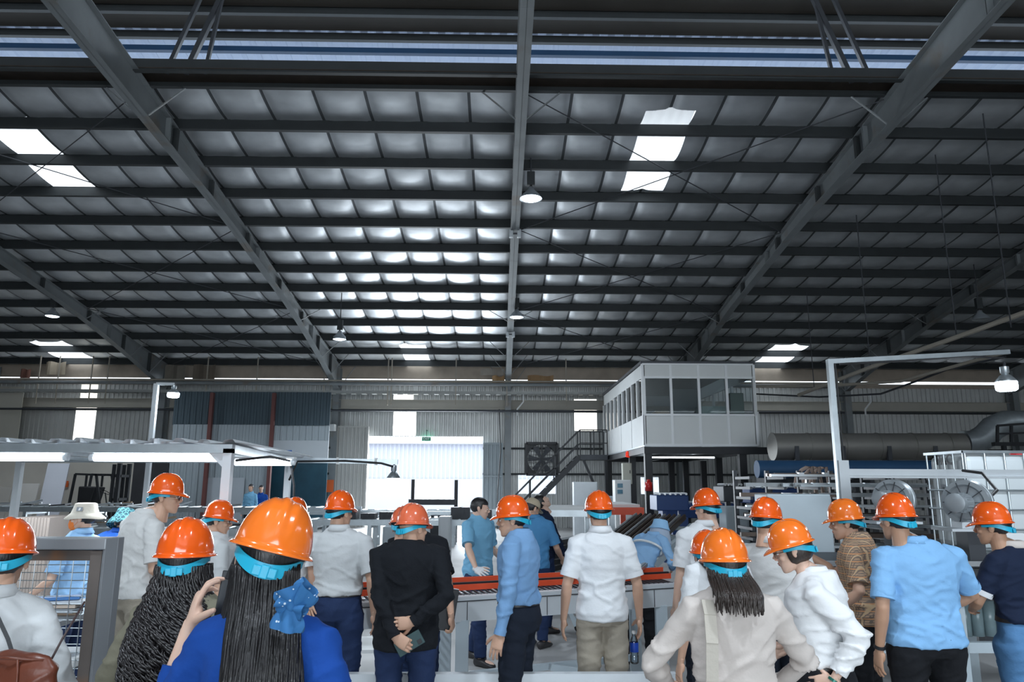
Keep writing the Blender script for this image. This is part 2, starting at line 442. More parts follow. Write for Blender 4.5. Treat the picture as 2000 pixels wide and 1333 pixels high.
# blue pipe rail in the vent opening
yb_ = 13.2; zr_ = W(1000, 104, yb_).z
mb = MB(); mb.bb(XL, XR, yb_ - 0.05, yb_ + 0.05, zr_ - 0.06, zr_ + 0.05)
struct(mb.build('trim_2', mat('vent_rail_blue', (0.02, 0.07, 0.16), 0.5, 0.1, 0.1, 3)), 'blue rail running through the ridge vent opening')

# ---- portal frames: tapered I rafters and columns
def depth(Y):
    # rafter depth along the slope: deep at the knee, slim in the middle, deep again at the ridge
    if Y > 22: return 0.34 + 0.62 * ((Y - 22) / 7.5) ** 1.5
    if Y > 17: return 0.34
    return 0.34 + 0.60 * ((17 - Y) / 10.4) ** 1.1
for n, X in enumerate(FX):
    mb = MB(); Ys = [RIDGE_Y + (YWALL - 0.25 - RIDGE_Y) * i / 24 for i in range(25)]
    w = 0.105
    top = [(y, zb(y)) for y in Ys]; bot = [(y, zb(y) - depth(y)) for y in Ys]
    # web
    mb.prism([(X - 0.006, y, z) for y, z in top] + [(X - 0.006, y, z) for y, z in reversed(bot)], (0.012, 0, 0))
    for line, s in ((top, -1), (bot, 1)):
        for (y0, z0), (y1, z1) in zip(line[:-1], line[1:]):
            mb.prism([(X - w, y0, z0), (X + w, y0, z0), (X + w, y1, z1), (X - w, y1, z1)], (0, 0, 0.016 * s))
    # stiffener plates where rafter sections are bolted together
    for y in (9.6, 13.4, 19.0, 25.0):
        for dy in (-0.02, 0.02):
            mb.prism([(X - w, y + dy, zb(y)), (X + w, y + dy, zb(y)), (X + w, y + dy, zb(y) - depth(y)), (X - w, y + dy, zb(y) - depth(y))], (0, 0.012, 0))
    for pyc in (252, 352, 455, 545, 608, 655, 690):
        yc_ = roofhit(430, pyc).y; dd_ = depth(yc_)
        mb.bb(X - w + .004, X + w - .004, yc_ - .045, yc_ + .045, zb(yc_) - dd_ + .03, zb(yc_) - .02, 1)
    # back slope
    mb.prism([(X - 0.006, RIDGE_Y, zb(RIDGE_Y)), (X - 0.006, YB, zback(YB)), (X - 0.006, YB, zback(YB) - 0.9), (X - 0.006, RIDGE_Y, zb(RIDGE_Y) - depth(RIDGE_Y))], (0.012, 0, 0))
    mb.prism([(X - w, RIDGE_Y, zb(RIDGE_Y) - depth(RIDGE_Y)), (X + w, RIDGE_Y, zb(RIDGE_Y) - depth(RIDGE_Y)), (X + w, YB, zback(YB) - 0.9), (X - w, YB, zback(YB) - 0.9)], (0, 0, 0.016))
    struct(mb.build('roof_beam', [M_steel_g, M_steel_d]), 'grey tapered steel rafter climbing to the ridge')
    mb = MB(); yc = YWALL - 0.35; zt = zb(yc) - 0.05
    for dx in (-1, 1):                               # flanges seen face on
        pass
    mb.bb(X - w - .02, X + w + .02, yc - 0.22, yc - 0.205, 0, zt); mb.bb(X - w - .02, X + w + .02, yc + 0.205, yc + 0.22, 0, zt)
    mb.bb(X - 0.006, X + 0.006, yc - 0.205, yc + 0.205, 0, zt)
    mb.bb(X - 0.2, X + 0.2, yc - 0.3, yc + 0.3, 0, 0.02)
    struct(mb.build('wall_column', M_steel_g), 'grey steel I column standing against the end wall')
# diagonal fly braces from rafter to purlins
def fly(X, Y, s):
    mb = MB(); mb.bar((X + s * 0.1, Y, zb(Y) - depth(Y) + 0.03), (X + s * 0.75, Y, zb(Y) + 0.02), 0.035, 0.02)
    struct(mb.build('beam_brace', M_steel_g), 'thin diagonal brace from rafter to purlin')
for X in FX[2:7]:
    for yy in (PUR_Y[0], PUR_Y[8], PUR_Y[10], PUR_Y[11], PUR_Y[12]):
        for s in (-1, 1): fly(X, yy, s)
# jack posts carrying the ventilator roof beside two rafters
for X in (FX[3] + 0.9, FX[5] - 0.9):
    mb = MB(); s = 1 if X > 0 else -1
    mb.bar((X, 12.1, zb(12.1)), (X - s * 0.5, 12.4, zj(12.4)), 0.09); mb.bar((X + s * 0.35, 12.1, zb(12.1)), (X - s * 0.1, 12.4, zj(12.4)), 0.07)
    mb.bar((X - s * .35, 12.1, zb(12.1)), (X - s * 0.45, 12.4, zj(12.4)), 0.06)
    struct(mb.build('roof_beam_strut', M_dark), 'dark struts holding up the ridge ventilator roof')

# crossed tie rods under the roof sheeting
def rod(a, b):
    mb = MB(); mb.cyl(a, b, 0.012, 6); struct(mb.build('beam_tie', M_dark), 'thin crossed steel tie rod below the purlins')
for (x0, x1) in ((FX[4], FX[5]), (FX[2], FX[3])):
    for (ya_, yb2) in ((PUR_Y[0], PUR_Y[4]), (PUR_Y[4], PUR_Y[8]), (PUR_Y[8], PUR_Y[12])):
        rod((x0 + .1, ya_, zb(ya_) - .03), (x1 - .1, yb2, zb(yb2) - .03)); rod((x1 - .1, ya_, zb(ya_) - .05), (x0 + .1, yb2, zb(yb2) - .05))

# ---- end wall (far), with door opening and light sheets
DX0, DX1, DZ = W(716, 900, YWALL).x, W(943, 900, YWALL).x, W(800, 853, YWALL).z
ZW1 = W(800, 771, YWALL).z                 # top of main sheeting
ZB0 = W(800, 926, YWALL).z
LIGHTS = []                                 # light sheets in wall
for pa, pb, pya, pyb in ((769, 813, 805, 852), (769, 808, 771, 786), (1121, 1165, 779, 841), (150, 190, 790, 864), (159, 192, 755, 785)):
    LIGHTS.append((W(pa, pya, YWALL).x, W(pb, pya, YWALL).x, W(900, pyb, YWALL).z, W(900, pya, YWALL).z))
HOLES = [(DX0, DX1, 0.0, DZ), (W(1012, 900, YWALL).x, W(1085, 900, YWALL).x, W(1000, 965, YWALL).z, W(1000, 928, YWALL).z),
         (W(1250, 900, YWALL).x, W(1285, 900, YWALL).x, W(1000, 965, YWALL).z, W(1000, 932, YWALL).z),
         (W(1566, 900, YWALL).x, W(1592, 900, YWALL).x, W(1000, 948, YWALL).z, W(1000, 925, YWALL).z)] + LIGHTS
xcut = sorted(set([XL, XR] + [v for h in HOLES for v in h[:2]]))
mb = MB()
for a, b in zip(xcut[:-1], xcut[1:]):
    xm = (a + b) / 2; iv = sorted([(h[2], h[3]) for h in HOLES if h[0] < xm < h[1]]); z = 0.0; segs = []
    for lo, hi in iv:
        if lo > z + 0.02: segs.append((z, lo))
        z = max(z, hi)
    segs.append((z, 5.72))
    for lo, hi in segs:
        if b - a < 0.25: mb.bb(a, b, YWALL, YWALL + 0.03, lo, hi); continue
        def P(x, v, d, lo=lo, hi=hi): return (x, YWALL + d, lo + (hi - lo) * v)
        corr_sheet(mb, a, b, P, 0.19, 0.035)
struct(mb.build('wall_far', M_sheet), 'grey corrugated metal end wall of the hall')
for i, (a, b, c, d) in enumerate(LIGHTS):
    mb = MB(); corr_sheet(mb, a, b, lambda x, v, dd: (x, YWALL + dd, c + (d - c) * v), 0.19, 0.03)
    struct(mb.build('window_%d' % (i + 7), M_transw), 'translucent wall sheet glowing warm with daylight')
mb = MB()
zs1, zs2 = W(800, 746, YWALL).z, W(800, 741, YWALL).z
mb.bb(XL, XR, YWALL, YWALL + 0.06, 5.72, 5.80); mb.bb(XL, XR, YWALL, YWALL + 0.04, zs1 - 0.12, zs1)
mb.bb(XL, XR, YWALL, YWALL + 0.04, zs2, zb(YWALL) + 0.2); mb.bb(XL, XR, YWALL, YWALL + .03, 5.8, zs1 - .12)
struct(mb.build('wall_far_upper', mat('eave_cladding', (0.46, 0.39, 0.32), 0.7, 0.05, 0.3, 2)), 'brownish cladding band under the eave with a bright slit')
mb = MB(); zc = W(800, 791, YWALL).z
mb.bb(XL, XR, YWALL - 0.12, YWALL - 0.1, zc - 0.17, zc + 0.17); mb.bb(XL, XR, YWALL - 0.2, YWALL - 0.02, zc - 0.19, zc - 0.17); mb.bb(XL, XR, YWALL - 0.2, YWALL - 0.02, zc + 0.17, zc + 0.19)
struct(mb.build('wall_beam', mat('beige_girt', (0.45, 0.43, 0.38), 0.6, 0.05, 0.12, 2)), 'pale flat girt beam along the end wall')
for py, h in ((803, 0.09), (876, 0.08), (926, 0.08)):
    mb = MB(); z = W(800, py, YWALL).z
    segs = ((XL, XR),) if z > DZ else ((XL, DX0), (DX1, XR))
    for a, b in segs: mb.bb(a, b, YWALL - 0.1, YWALL - 0.01, z - h / 2, z + h / 2)
    struct(mb.build('wall_beam', M_steel_d), 'dark girt rail along the end wall')
# side and rear walls
mb = MB(); mb.bb(XL - 0.1, XL, YB, YWALL, 0, 9.5); struct(mb.build('wall_left', M_sheet), 'dim corrugated side wall')
mb = MB(); mb.bb(XR, XR + 0.1, YB, YWALL, 0, 9.5); struct(mb.build('wall_right', M_sheet), 'dim corrugated side wall')
mb = MB(); mb.bb(XL, -7, YB - .1, YB, 0, 7); mb.bb(11, XR, YB - .1, YB, 0, 7); mb.bb(-7, 11, YB - .1, YB, 5, 7)
struct(mb.build('wall_rear', M_sheet_p), 'unseen rear wall with a wide opening added to let light in')
# open door surround: sliding leaf to the left, pier of sheeting to the right
mb = MB(); a, b = W(655, 900, YWALL - .25).x, W(716, 900, YWALL - .25).x; zt = W(680, 836, YWALL - .25).z
corr_sheet(mb, a, b, lambda x, v, d: (x, YWALL - 0.35 + d, 0.03 + (zt - .03) * v), 0.15, 0.03)
mb.bb(a, b, YWALL - 0.31, YWALL - 0.28, 0.02, zt); mb.bb(b - 0.02, b + .06, YWALL - .4, YWALL - .25, .02, zt + .05); mb.bb(a, b, YWALL - .4, YWALL - .25, zt, zt + .06)
struct(mb.build('door_1', mat('sliding_door_sheet', (0.50, 0.50, 0.48), 0.5, 0.2, 0.1, 2)), 'pale corrugated sliding door leaf pushed aside left of the opening')
mb = MB(); a, b = W(944, 900, YWALL - .2).x, W(982, 900, YWALL - .2).x; zt = W(680, 868, YWALL - .2).z
corr_sheet(mb, a, b, lambda x, v, d: (x, YWALL - 0.3 + d, 0.03 + (zt - .03) * v), 0.16, 0.03)
mb.bb(a, b, YWALL - .33, YWALL - .25, 2.0, 2.06); mb.bb(a, b, YWALL - .33, YWALL - .25, zt, zt + .08)
struct(mb.build('door_2', M_sheet_p), 'narrow corrugated door leaf right of the bright opening')
# building seen through the door
M_outw = mat('white_outside_wall', (0.46, 0.47, 0.53), 0.7, 0, 0.03, 1)
mb = MB(); yo = 52; z1, z2 = W(860, 868, yo).z, W(860, 936, yo).z
corr_sheet(mb, -26, 14, lambda x, v, d: (x, yo + d, z2 + (z1 - z2) * v), 0.3, 0.05)
mb.bb(-26, 14, yo - .1, yo + .1, -0.05, z2); mb.bb(-26, 14, yo - 0.4, yo + 3, z1, z1 + 0.25)
struct(mb.build('exterior_wall', M_outw), 'overexposed white corrugated building across the yard')
# ================================================================ background equipment
def letters(text, size, m, parent, loc, rot, name='lettering'):
    c = bpy.data.curves.new(name, 'FONT'); c.body = text; c.size = size; c.align_x = 'CENTER'; c.align_y = 'CENTER'; c.extrude = .002; c.offset = size * .012
    o = bpy.data.objects.new('tmp', c); col.objects.link(o); bpy.context.view_layer.update()
    me = bpy.data.meshes.new_from_object(o.evaluated_get(bpy.context.evaluated_depsgraph_get())); bpy.data.objects.remove(o)
    me.materials.clear(); me.materials.append(m); q = bpy.data.objects.new(name, me); col.objects.link(q); q.parent = parent; q.location = loc; q.rotation_euler = rot
    return q
def grp(o, g): o['group'] = g; return o
# ---- high-bay lamps hung from the roof
def high_bay(px, py, Y, label, lit=True, r=0.24, power=620):
    p = W(px, py, Y); zt = zb(Y) + SH - 0.02
    t = thing('high_bay_lamp', p, label, 'lamp', 'high bay lamps hanging from the roof')
    T = Matrix.Translation(p)
    mb = MB(); mb.lathe([(0.06, 0.26), (0.075, 0.2), (0.10, 0.17), (0.19, 0.08), (r, 0.0), (r + .012, -0.01), (r - .005, -0.005), (0.18, 0.07), (0.09, 0.15), (0.03, 0.19)], 28, T)
    mb.build('shade', mat('lamp_shade_aluminium', (0.5, 0.55, 0.6), 0.35, 0.6, 0.05, 5), t, True)
    mb = MB(); mb.bb(p.x - .085, p.x + .085, p.y - .06, p.y + .06, p.z + .30, p.z + .62); mb.cyl(p + Vector((0, 0, .24)), p + Vector((0, 0, .32)), .025, 8)
    mb.build('ballast_box', M_steel_d, t, bevel=0.01)
    mb = MB(); mb.cyl(p + Vector((0, 0, .6)), Vector((p.x, p.y, zt)), .014, 6); mb.build('hanging_rod', M_dark, t)
    mb = MB(); mb.lathe([(0.001, 0.02), (r - .03, 0.015), (r - .012, 0.004), (r - .03, -0.012), (0.1, -.03), (0.001, -0.035)], 28, T)
    mb.build('diffuser', M_lampglow if lit else M_galv, t, True)
    if lit: spot('overhead_spot', p + Vector((0, 0, -0.08)), power, 150)
    return t
high_bay(1037, 388, 15.0, 'large lit high bay lamp nearest overhead beside the centre rafter')
high_bay(1009, 620, 22.5, 'lit high bay lamp low on the centre rafter', r=0.22)
high_bay(663, 663, 22.5, 'lit high bay lamp between the left rafter and the centre rafter', r=0.2)
high_bay(102, 618, 22.5, 'lit high bay lamp hanging in the far left bay', r=0.2)
high_bay(1915, 624, 20.0, 'unlit high bay lamp hanging in the dark right bay', lit=False, r=0.24)

# rafter junction boxes
for px, py, Y in ((1006, 430, 17.3), (991, 648, 24.3)):
    p = W(px, py, Y); p.z = zb(Y) - depth(Y) - 0.06; p.x = AX0
    t = thing('junction_box', p, 'pair of small grey boxes clamped under the centre rafter, %s one' % ('upper' if py < 500 else 'lower'), 'junction box', 'boxes clamped to the centre rafter')
    for s in (-1, 1):
        mb = MB(); mb.box((p.x + s * 0.1, Y, p.z), (.1, .12, .2)); mb.build('box_body', M_galv_l, t, bevel=.01)
    mb = MB(); mb.box((p.x, Y, p.z), (.12, .04, .05)); mb.build('bracket', M_dark, t)

# ---- LED bulb lamps on arms
def bulb(p, label, r, h, power, parent_lit=True):
    p = Vector(p); t = thing('bulb_lamp', p, label, 'lamp', 'bulb lamps on work station arms')
    T = Matrix.Translation(p)
    mb = MB(); mb.lathe([(.014, h * 1.35), (r * .42, h * 1.33), (r * .42, h * 1.0), (r * .3, h * .92), (r * .5, h * .86), (r * .95, h * .58), (r, h * .5)], 20, T); mb.build('lamp_holder', M_galv, t, True, angle=50)
    mb = MB(); mb.lathe([(r, h * .5), (r * 1.02, h * .25), (r * .97, h * .06), (r * .8, 0), (.001, -0.004)], 20, T); mb.build('diffuser', M_lampglow, t, True)
    mb = MB(); mb.tube([p + Vector((0, 0, h * 1.33)), p + Vector((0.01, 0, h * 1.5)), p + Vector((0, 0, h * 1.62))], .012, 6); mb.build('hook', M_dark, t)
    point('bulb_light', p + Vector((0, 0, -0.06)), power, r=0.06)
    return t

# ---- work station canopy, left
t = thing('work_station_canopy', WZ(445, 1333, 0.0), 'grey steel work station canopy with corrugated roof and strip lamps', 'canopy')
t.location = (W(445, 885, 6.0).x, 6.0, 0)
cx0, cx1 = -5.9, W(447, 885, 6.0).x; cy0, cy1 = 6.0, 9.2; cz = 2.02
bx1 = W(564, 900, cy1).x
def post(x, y, z1, w=.07, nm='post', m=M_galv_l, par=None, z0=0.0):
    mb = MB(); mb.bb(x - w / 2, x + w / 2, y - w / 2, y + w / 2, z0, z1); mb.box((x, y, z0 + .005), (w * 2, w * 2, .01)); return mb.build(nm, m, par or t)
post(cx1, cy0, cz); post(bx1, cy1, cz); post(cx0, cy0, cz); post(cx0, cy1, cz)
mb = MB(); mb.bar((cx0, cy0, cz), (cx1 + .035, cy0, cz), .07, .07); mb.bar((cx1, cy0, cz), (bx1, cy1, cz), .07, .07, up=(0, 0, 1)); mb.bar((cx0, cy1, cz), (bx1, cy1, cz), .06)
for k in range(5):
    f = (k + .5) / 5; mb.bar((cx0 + (cx1 - cx0) * f, cy0, cz), (cx0 + (bx1 - cx0) * f, cy1, cz), .04)
mb.build('roof_frame', M_galv, t)
mb = MB(); corr_sheet(mb, cx0 - .1, cx1 + .12, lambda x, v, d: (x - .25 * v, cy0 - .12 + v * (cy1 - cy0 + .2), cz + .045 + d + .006 * math.sin(x * 9)), .2, .028); mb.build('canopy_sheet', M_galv_l, t)
for (x, y, dx, dy) in ((cx1, cy0, -1, 0), (bx1, cy1, 0, -1)):
    mb = MB(); e = Vector((dx, dy, 0)); p = Vector((x, y, cz - .035))
    mb.prism([p, p + e * .16, p + Vector((0, 0, -.16))], (e.y * .01 + .006, e.x * .01 + .006, 0))
    mb.build('gusset', M_galv_l, t)
mb = MB(); mb.tube([(cx1 + .03, cy0 + .1, cz - .09), (cx1 + .06, cy0 + .9, cz - .03), (cx1 + .05, cy0 + 1.6, cz - .05), (cx1 + .02, cy0 + 1.9, cz - .3), (cx1 + .03, cy0 + 2.0, 0.9)], .012, 6); mb.build('cable', M_rubber, t, True)
def strip_lamp(x0, x1, y, z, label):
    s = thing('strip_lamp', ((x0 + x1) / 2, y, z), label, 'lamp', 'strip lamps under the canopy')
    mb = MB(); mb.bb(x0, x1, y - .05, y + .05, z + .035, z + .055); mb.bb(x0 + .3, x0 + .34, y - .02, y + .02, z + .05, cz - .03); mb.bb(x1 - .34, x1 - .3, y - .02, y + .02, z + .05, cz - .03); mb.build('housing', M_white, s)
    for q in (x0, x1 - .05): mb = MB(); mb.cyl((q, y, z), (q + .05, y, z), .03, 10); mb.build('end_cap', M_galv_l, s)
    mb = MB(); mb.tube([(x0 + .04, y, z), (x1 - .04, y, z)], .033, 12); mb.build('tube', M_tube, s, True)
    l = area('strip_light', ((x0 + x1) / 2, y, z - .05), ((x0 + x1) / 2, y, 0), x1 - x0, .05, 26, (.85, .93, 1))
xa, xb, xc = W(134, 893, 6.25).x, W(176, 893, 6.25).x, W(434, 893, 6.25).x
strip_lamp(xa - 1.2, xa, 6.25, 1.955, 'long glowing strip lamp under the canopy front edge, cut by the picture edge')
strip_lamp(xb, xc, 6.25, 1.955, 'long glowing strip lamp under the canopy beside its corner post')
strip_lamp(cx1 - .55, cx1 + .1, 7.6, 1.955, 'short end of a strip lamp deeper under the canopy')
# lamp arm to the right of the canopy
p0 = Vector((bx1, cy1, 2.03)); p1 = W(777, 903, cy1)
t = thing('lamp_boom', p0, 'grey steel arm reaching right from the canopy back corner with taped cable', 'arm')
mb = MB(); mb.bar(p0, p1, .045, .06); mb.build('arm_tube', M_galv, t)
mb = MB(); mb.tube([p0 + Vector((.03, -.04, -.25)), p0 + Vector((.12, -.04, -.02)), p0 + Vector((.7, -.04, -.01)), p0.lerp(p1, .85) + Vector((0, -.04, -.02)), W(768, 912, cy1 - .04)], .013, 6); mb.build('cable', M_rubber, t, True)
for f in (.45, .8):
    mb = MB(); q = p0.lerp(p1, f); mb.box(q, (.03, .055, .085)); mb.build('cable_tie', M_white, t)
bp = W(768, 950, cy1); bulb(bp, 'dim grey bulb lamp hanging before the bright door opening', .083, .19, 12)
# tall post and lamp behind the canopy
px0 = W(306, 750, 9.6); t = thing('lamp_post', (px0.x, 9.6, 0), 'thin tall white lamp post rising above the canopy with a short arm', 'lamp post')
mb = MB(); mb.bar((px0.x, 9.6, 0), px0, .055); mb.build('post', M_galv_l, t); mb = MB(); mb.bar(px0, W(342, 751, 9.6), .035); mb.build('arm', M_galv_l, t)
bulb(W(338, 777, 9.6), 'small glowing bulb lamp on the tall post above the canopy', .075, .12, 14)

# ---- cladding blocks of the inner partition, left bays
YP = 26.5
def pw(x0, x1, yt, yb, Y, m, name, label, corr=True, t_=.04):
    a, b = W(x0, 900, Y).x, W(x1, 900, Y).x; z1 = W(900, yt, Y).z; z0 = max(0, W(900, yb, Y).z)
    mb = MB()
    if corr: corr_sheet(mb, a, b, lambda x, v, d: (x, Y - d, z0 + (z1 - z0) * v), .22, .03)
    mb.bb(a, b, Y + .01, Y + t_, z0, z1)
    return struct(mb.build(name, m), label)
pw(330, 640, 768, 833, YP, M_sheet_d, 'partition_upper', 'dark blue-grey cladding above the inner partition')
pw(332, 527, 832, 1031, YP - .1, M_sheet_p, 'partition_lower', 'pale corrugated partition panels in the left bay')
pw(527, 640, 834, 862, YP - .1, M_sheet_p, 'partition_header', 'pale corrugated strip above the shutter', True)
pw(528, 640, 862, 906, YP - .12, mat('shutter_white', (.45, .49, .52), .5, 0, .05, 2), 'partition_shutter', 'plain pale shutter box panel', False)
pw(405, 480, 935, 1031, YP - .2, mat('grey_door_leaf', (.40, .44, .48), .5, 0, .06, 2), 'door_3', 'pale grey double door in the partition', False)
pw(490, 640, 905, 1031, YP + 1.5, mat('room_shade_blue', (.02, .08, .12), .35, .1, .6, 1.5), 'partition_room', 'flat panel painted deep blue as the shadowy room behind the shutter', False)  # solid panel, the room's shade is put into its colour
pw(28, 305, 866, 925, YWALL - 1.0, M_cream, 'partition_cream', 'cream rendered wall behind the canopy', False)
pw(-200, 262, 890, 1031, YWALL - 1.2, M_cream, 'partition_cream_low', 'cream rendered wall section behind the forklift', False)
pw(262, 330, 905, 1031, YWALL - 1.4, mat('doorway_shade', (.05, .05, .055), .7, 0, .3, 2), 'partition_doorway', 'flat panel painted dark as the shade in a doorway gap', False)  # solid panel, darkness of the gap is put into its colour
pw(-40, 28, 760, 1031, YWALL - 1.1, mat('cream_pillar', (.50, .48, .42), .8, 0, .1, 1), 'wall_pillar', 'cream masonry pillar at the left', False)
for x in (404, 527):
    a = W(x, 900, YP - .3).x; mb = MB(); mb.bb(a - .06, a + .06, YP - .35, YP - .2, 0, W(900, 770, YP - .3).z); struct(mb.build('partition_column', mat('red_brown_steel', (.14, .05, .045), .6, .1, .2, 3)), 'red-brown steel post of the partition')
# white boards leaning, left
for (x0, x1, yt, nm, c, lab) in ((79, 124, 905, 'leaning_board', (.62, .64, .70), 'tall white board leaning against the cream wall left of the forklift'),
                                 (42, 80, 945, 'leaning_board', (.50, .48, .45), 'low beige board leaning beside the tall white board'), (0, 41, 952, 'leaning_board', (.36, .34, .31), 'low brownish board leaning at the picture edge')):
    a, b = W(x0, 950, 25).x, W(x1, 950, 25).x; z = W(100, yt, 25).z; mb = MB(); yo_ = 24.2 + x0 * .008; mb.prism([(a + .02, yo_, 0), (b - .02, yo_, 0), (b - .02, yo_ + .4, z), (a + .02, yo_ + .4, z)], (0, .04, 0))
    solo(mb, nm, mat('board_%d' % x0, c, .6, 0, .08, 2), lab, 'board', 'boards leaning on the cream wall')
# signs
def sign(px0, px1, py0, py1, Y, m, label, text=None, tm=None, name='wall_sign', sz=.6):
    a = W(px0, py1, Y); b = W(px1, py0, Y)
    t = thing(name, ((a.x + b.x) / 2, Y, a.z), label, 'sign')
    mb = MB(); mb.bb(a.x, b.x, Y - .02, Y + .02, a.z, b.z); mb.build('sign_board', m, t)
    if text:
        letters(text, (b.z - a.z) * sz, tm, t, (0, -.03, (b.z - a.z) / 2), (PI / 2, 0, 0))
    return t
M_text_w = mat('white_lettering', (.85, .88, .9), .5, 0, 0, 1); M_text_k = mat('dark_lettering', (.04, .04, .05), .5, 0, 0, 1)
sign(552, 570, 880, 889, YP - .35, mat('blue_sign', (.02, .12, .45), .4, 0, .05, 2), 'small blue sign plate on the partition above the dark room')
sign(633, 652, 938, 962, YWALL - .7, M_orange, 'orange-red notice on the grey column left of the sliding door')
sign(122, 134, 940, 952, YWALL - 1.3, M_orange, 'small orange notice on the cream wall by the forklift')
sign(824, 842, 854, 862, YWALL - .2, mat('exit_green', (.02, .32, .16), .4, 0, 0, 2), 'small green and white exit sign hanging in the door opening', 'EXIT', M_text_w, 'exit_sign', .8)
t = bpy.data.objects['exit_sign']; q = t.location; mb = MB(); mb.bb(q.x - .01, q.x + .01, q.y - .01, q.y + .01, q.z + .05, q.z + .45); mb.bb(q.x - .02, q.x + .02, q.y, YWALL + .01, q.z + .42, q.z + .45); mb.build('hanger', M_dark, t)

# ---- forklift
t = thing('forklift', (W(205, 985, 23).x, 23, 0), 'dark forklift parked in front of the cream wall', 'forklift')
M_fk = mat('forklift_black', (.02, .022, .026), .5, .1, .2, 4); fx = t.location.x; fy = 23.0
def fkx(px): return W(px, 950, fy).x
mb = MB(); mb.bb(fkx(158), fkx(215), fy - .5, fy + .5, .25, 1.0); mb.bb(fkx(205), fkx(232), fy - .45, fy + .45, .25, .75); mb.build('chassis', M_fk, t, bevel=.06)
zt = W(200, 927, fy).z
mb = MB()
for yy in (fy - .45, fy + .45):
    mb.bar((fkx(155), yy, 1.0), (fkx(161), yy, zt), .06); mb.bar((fkx(161), yy, zt), (fkx(218), yy, zt - .03), .06); mb.bar((fkx(201), yy, zt), (fkx(212), yy, 1.2), .06); mb.bar((fkx(212), yy, 1.2), (fkx(218), yy, .7), .06)
    mb.bar((fkx(183), yy, zt), (fkx(183), yy, zt - .38), .05)
for k in range(6): x = fkx(165 + k * 9); mb.bar((x, fy - .45, zt), (x, fy + .45, zt), .03)
mb.build('overhead_guard', M_fk, t)
mb = MB(); mb.prism([(fkx(164), fy - .3, 1.0), (fkx(188), fy - .3, 1.0), (fkx(197), fy - .3, 1.6), (fkx(164), fy - .3, 1.63)], (0, .6, 0)); mb.build('seat', mat('seat_vinyl', (.012, .013, .016), .6, 0, .1, 4), t, bevel=.03)
mb = MB()
for yy in (fy - .3, fy + .3):
    mb.bb(fkx(227), fkx(232), yy - .05, yy + .05, .1, W(230, 908, fy).z); mb.bb(fkx(236), fkx(243), yy - .05, yy + .05, .1, W(230, 906, fy).z)
for z in (.4, 1.2, 1.9): mb.bb(fkx(227), fkx(243), fy - .3, fy + .3, z, z + .08)
mb.build('mast', M_fk, t)
mb = MB(); mb.lathe([(.15, -.01), (.17, 0), (.15, .01)], 16, Matrix.Translation((fkx(207), fy, 1.45)) @ Matrix.Rotation(.5, 4, 'Y'), caps=False); mb.cyl((fkx(207), fy, 1.44), (fkx(212), fy, 1.1), .02, 6); mb.build('steering_wheel', M_fk, t)
for px, yy in ((165, -.45), (165, .45), (218, -.45), (218, .45)):
    mb = MB(); mb.cyl((fkx(px), fy + yy - .1, .26), (fkx(px), fy + yy + .1, .26), .26, 20); mb.build('wheel', M_rubber, t)
mb = MB(); mb.bb(fkx(243), fkx(243) + .9, fy - .3, fy - .2, .06, .1); mb.bb(fkx(243), fkx(243) + .9, fy + .2, fy + .3, .06, .1); mb.build('fork', M_fk, t)

# ---- raised control room on legs
CY0, CY1 = 20.0, 27.6
fx0, fx1 = W(1257, 800, CY0).x, W(1476, 800, CY0).x
zc0, zc1 = W(1365, 870, CY0).z, W(1365, 712, CY0).z
zw0, zw1 = W(1365, 811, CY0).z, W(1365, 738, CY0).z
t = thing('elevated_control_room', ((fx0 + fx1) / 2, (CY0 + CY1) / 2, 0), 'white panelled control room raised on black steel legs', 'control room')
M_cab = mat('control_room_panel', (.72, .74, .73), .45, 0, .04, 1.5); M_cabd = mat('control_room_side_panel', (.68, .70, .70), .5, 0, .12, 1.0)
M_glass = glass('window_glass', (.88, .93, .95), .82)
mb = MB(); mb.bb(fx0, fx1, CY0, CY0 + .06, zc0, zw0); mb.bb(fx0, fx1, CY0, CY0 + .06, zw1, zc1); mb.build('front_panel', M_cab, t)
mb = MB(); n = 4
for i in range(n + 1):
    x = fx0 + (fx1 - fx0) * i / n; mb.bb(x - .035, x + .035, CY0 - .02, CY0 + .07, zc0, zc1)
for z in (zw0, zw1, zc0, zc1): mb.bb(fx0, fx1, CY0 - .025, CY0 + .07, z - .03, z + .03)
mb.build('front_mullion', mat('white_aluminium', (.80, .82, .83), .4, .1, .03, 3), t)
for i in range(n):
    mb = MB(); a = fx0 + (fx1 - fx0) * i / n; mb.bb(a + .03, a + (fx1 - fx0) / n - .03, CY0 + .02, CY0 + .03, zw0 + .03, zw1 - .03); mb.build('window_pane', M_glass, t)
# side wall facing the aisle
mb = MB(); mb.bb(fx0, fx0 + .06, CY0, CY1, zc0, zw0); mb.bb(fx0, fx0 + .06, CY0, CY1, zw1, zc1); mb.build('side_panel', M_cabd, t)
mb = MB(); ns = 9
for i in range(ns + 1):
    y = CY0 + (CY1 - CY0) * i / ns; mb.bb(fx0 - .03, fx0 + .07, y - (.05 if i else 0), y + .05, zw0, zw1)
for i in range(5):
    y = CY0 + (CY1 - CY0) * i / 4; mb.bb(fx0 - .015, fx0, y - .02, y + .02, zc0, zw0)
mb.build('side_mullion', mat('white_aluminium', (.8, .82, .83)), t)
for i in range(ns):
    a = CY0 + (CY1 - CY0) * i / ns; mb = MB(); mb.bb(fx0 + .02, fx0 + .03, a + .05, a + (CY1 - CY0) / ns - .05, zw0, zw1); mb.build('window_pane', M_glass, t)
mb = MB(); mb.bb(fx1 - .05, fx1, CY0, CY1, zc0, zw0); mb.bb(fx1 - .05, fx1, CY0, CY1, zw1, zc1); mb.bb(fx1 + .0, fx1 + .1, CY0 + .05, CY0 + .5, zc0 - .1, zw0 + .1)
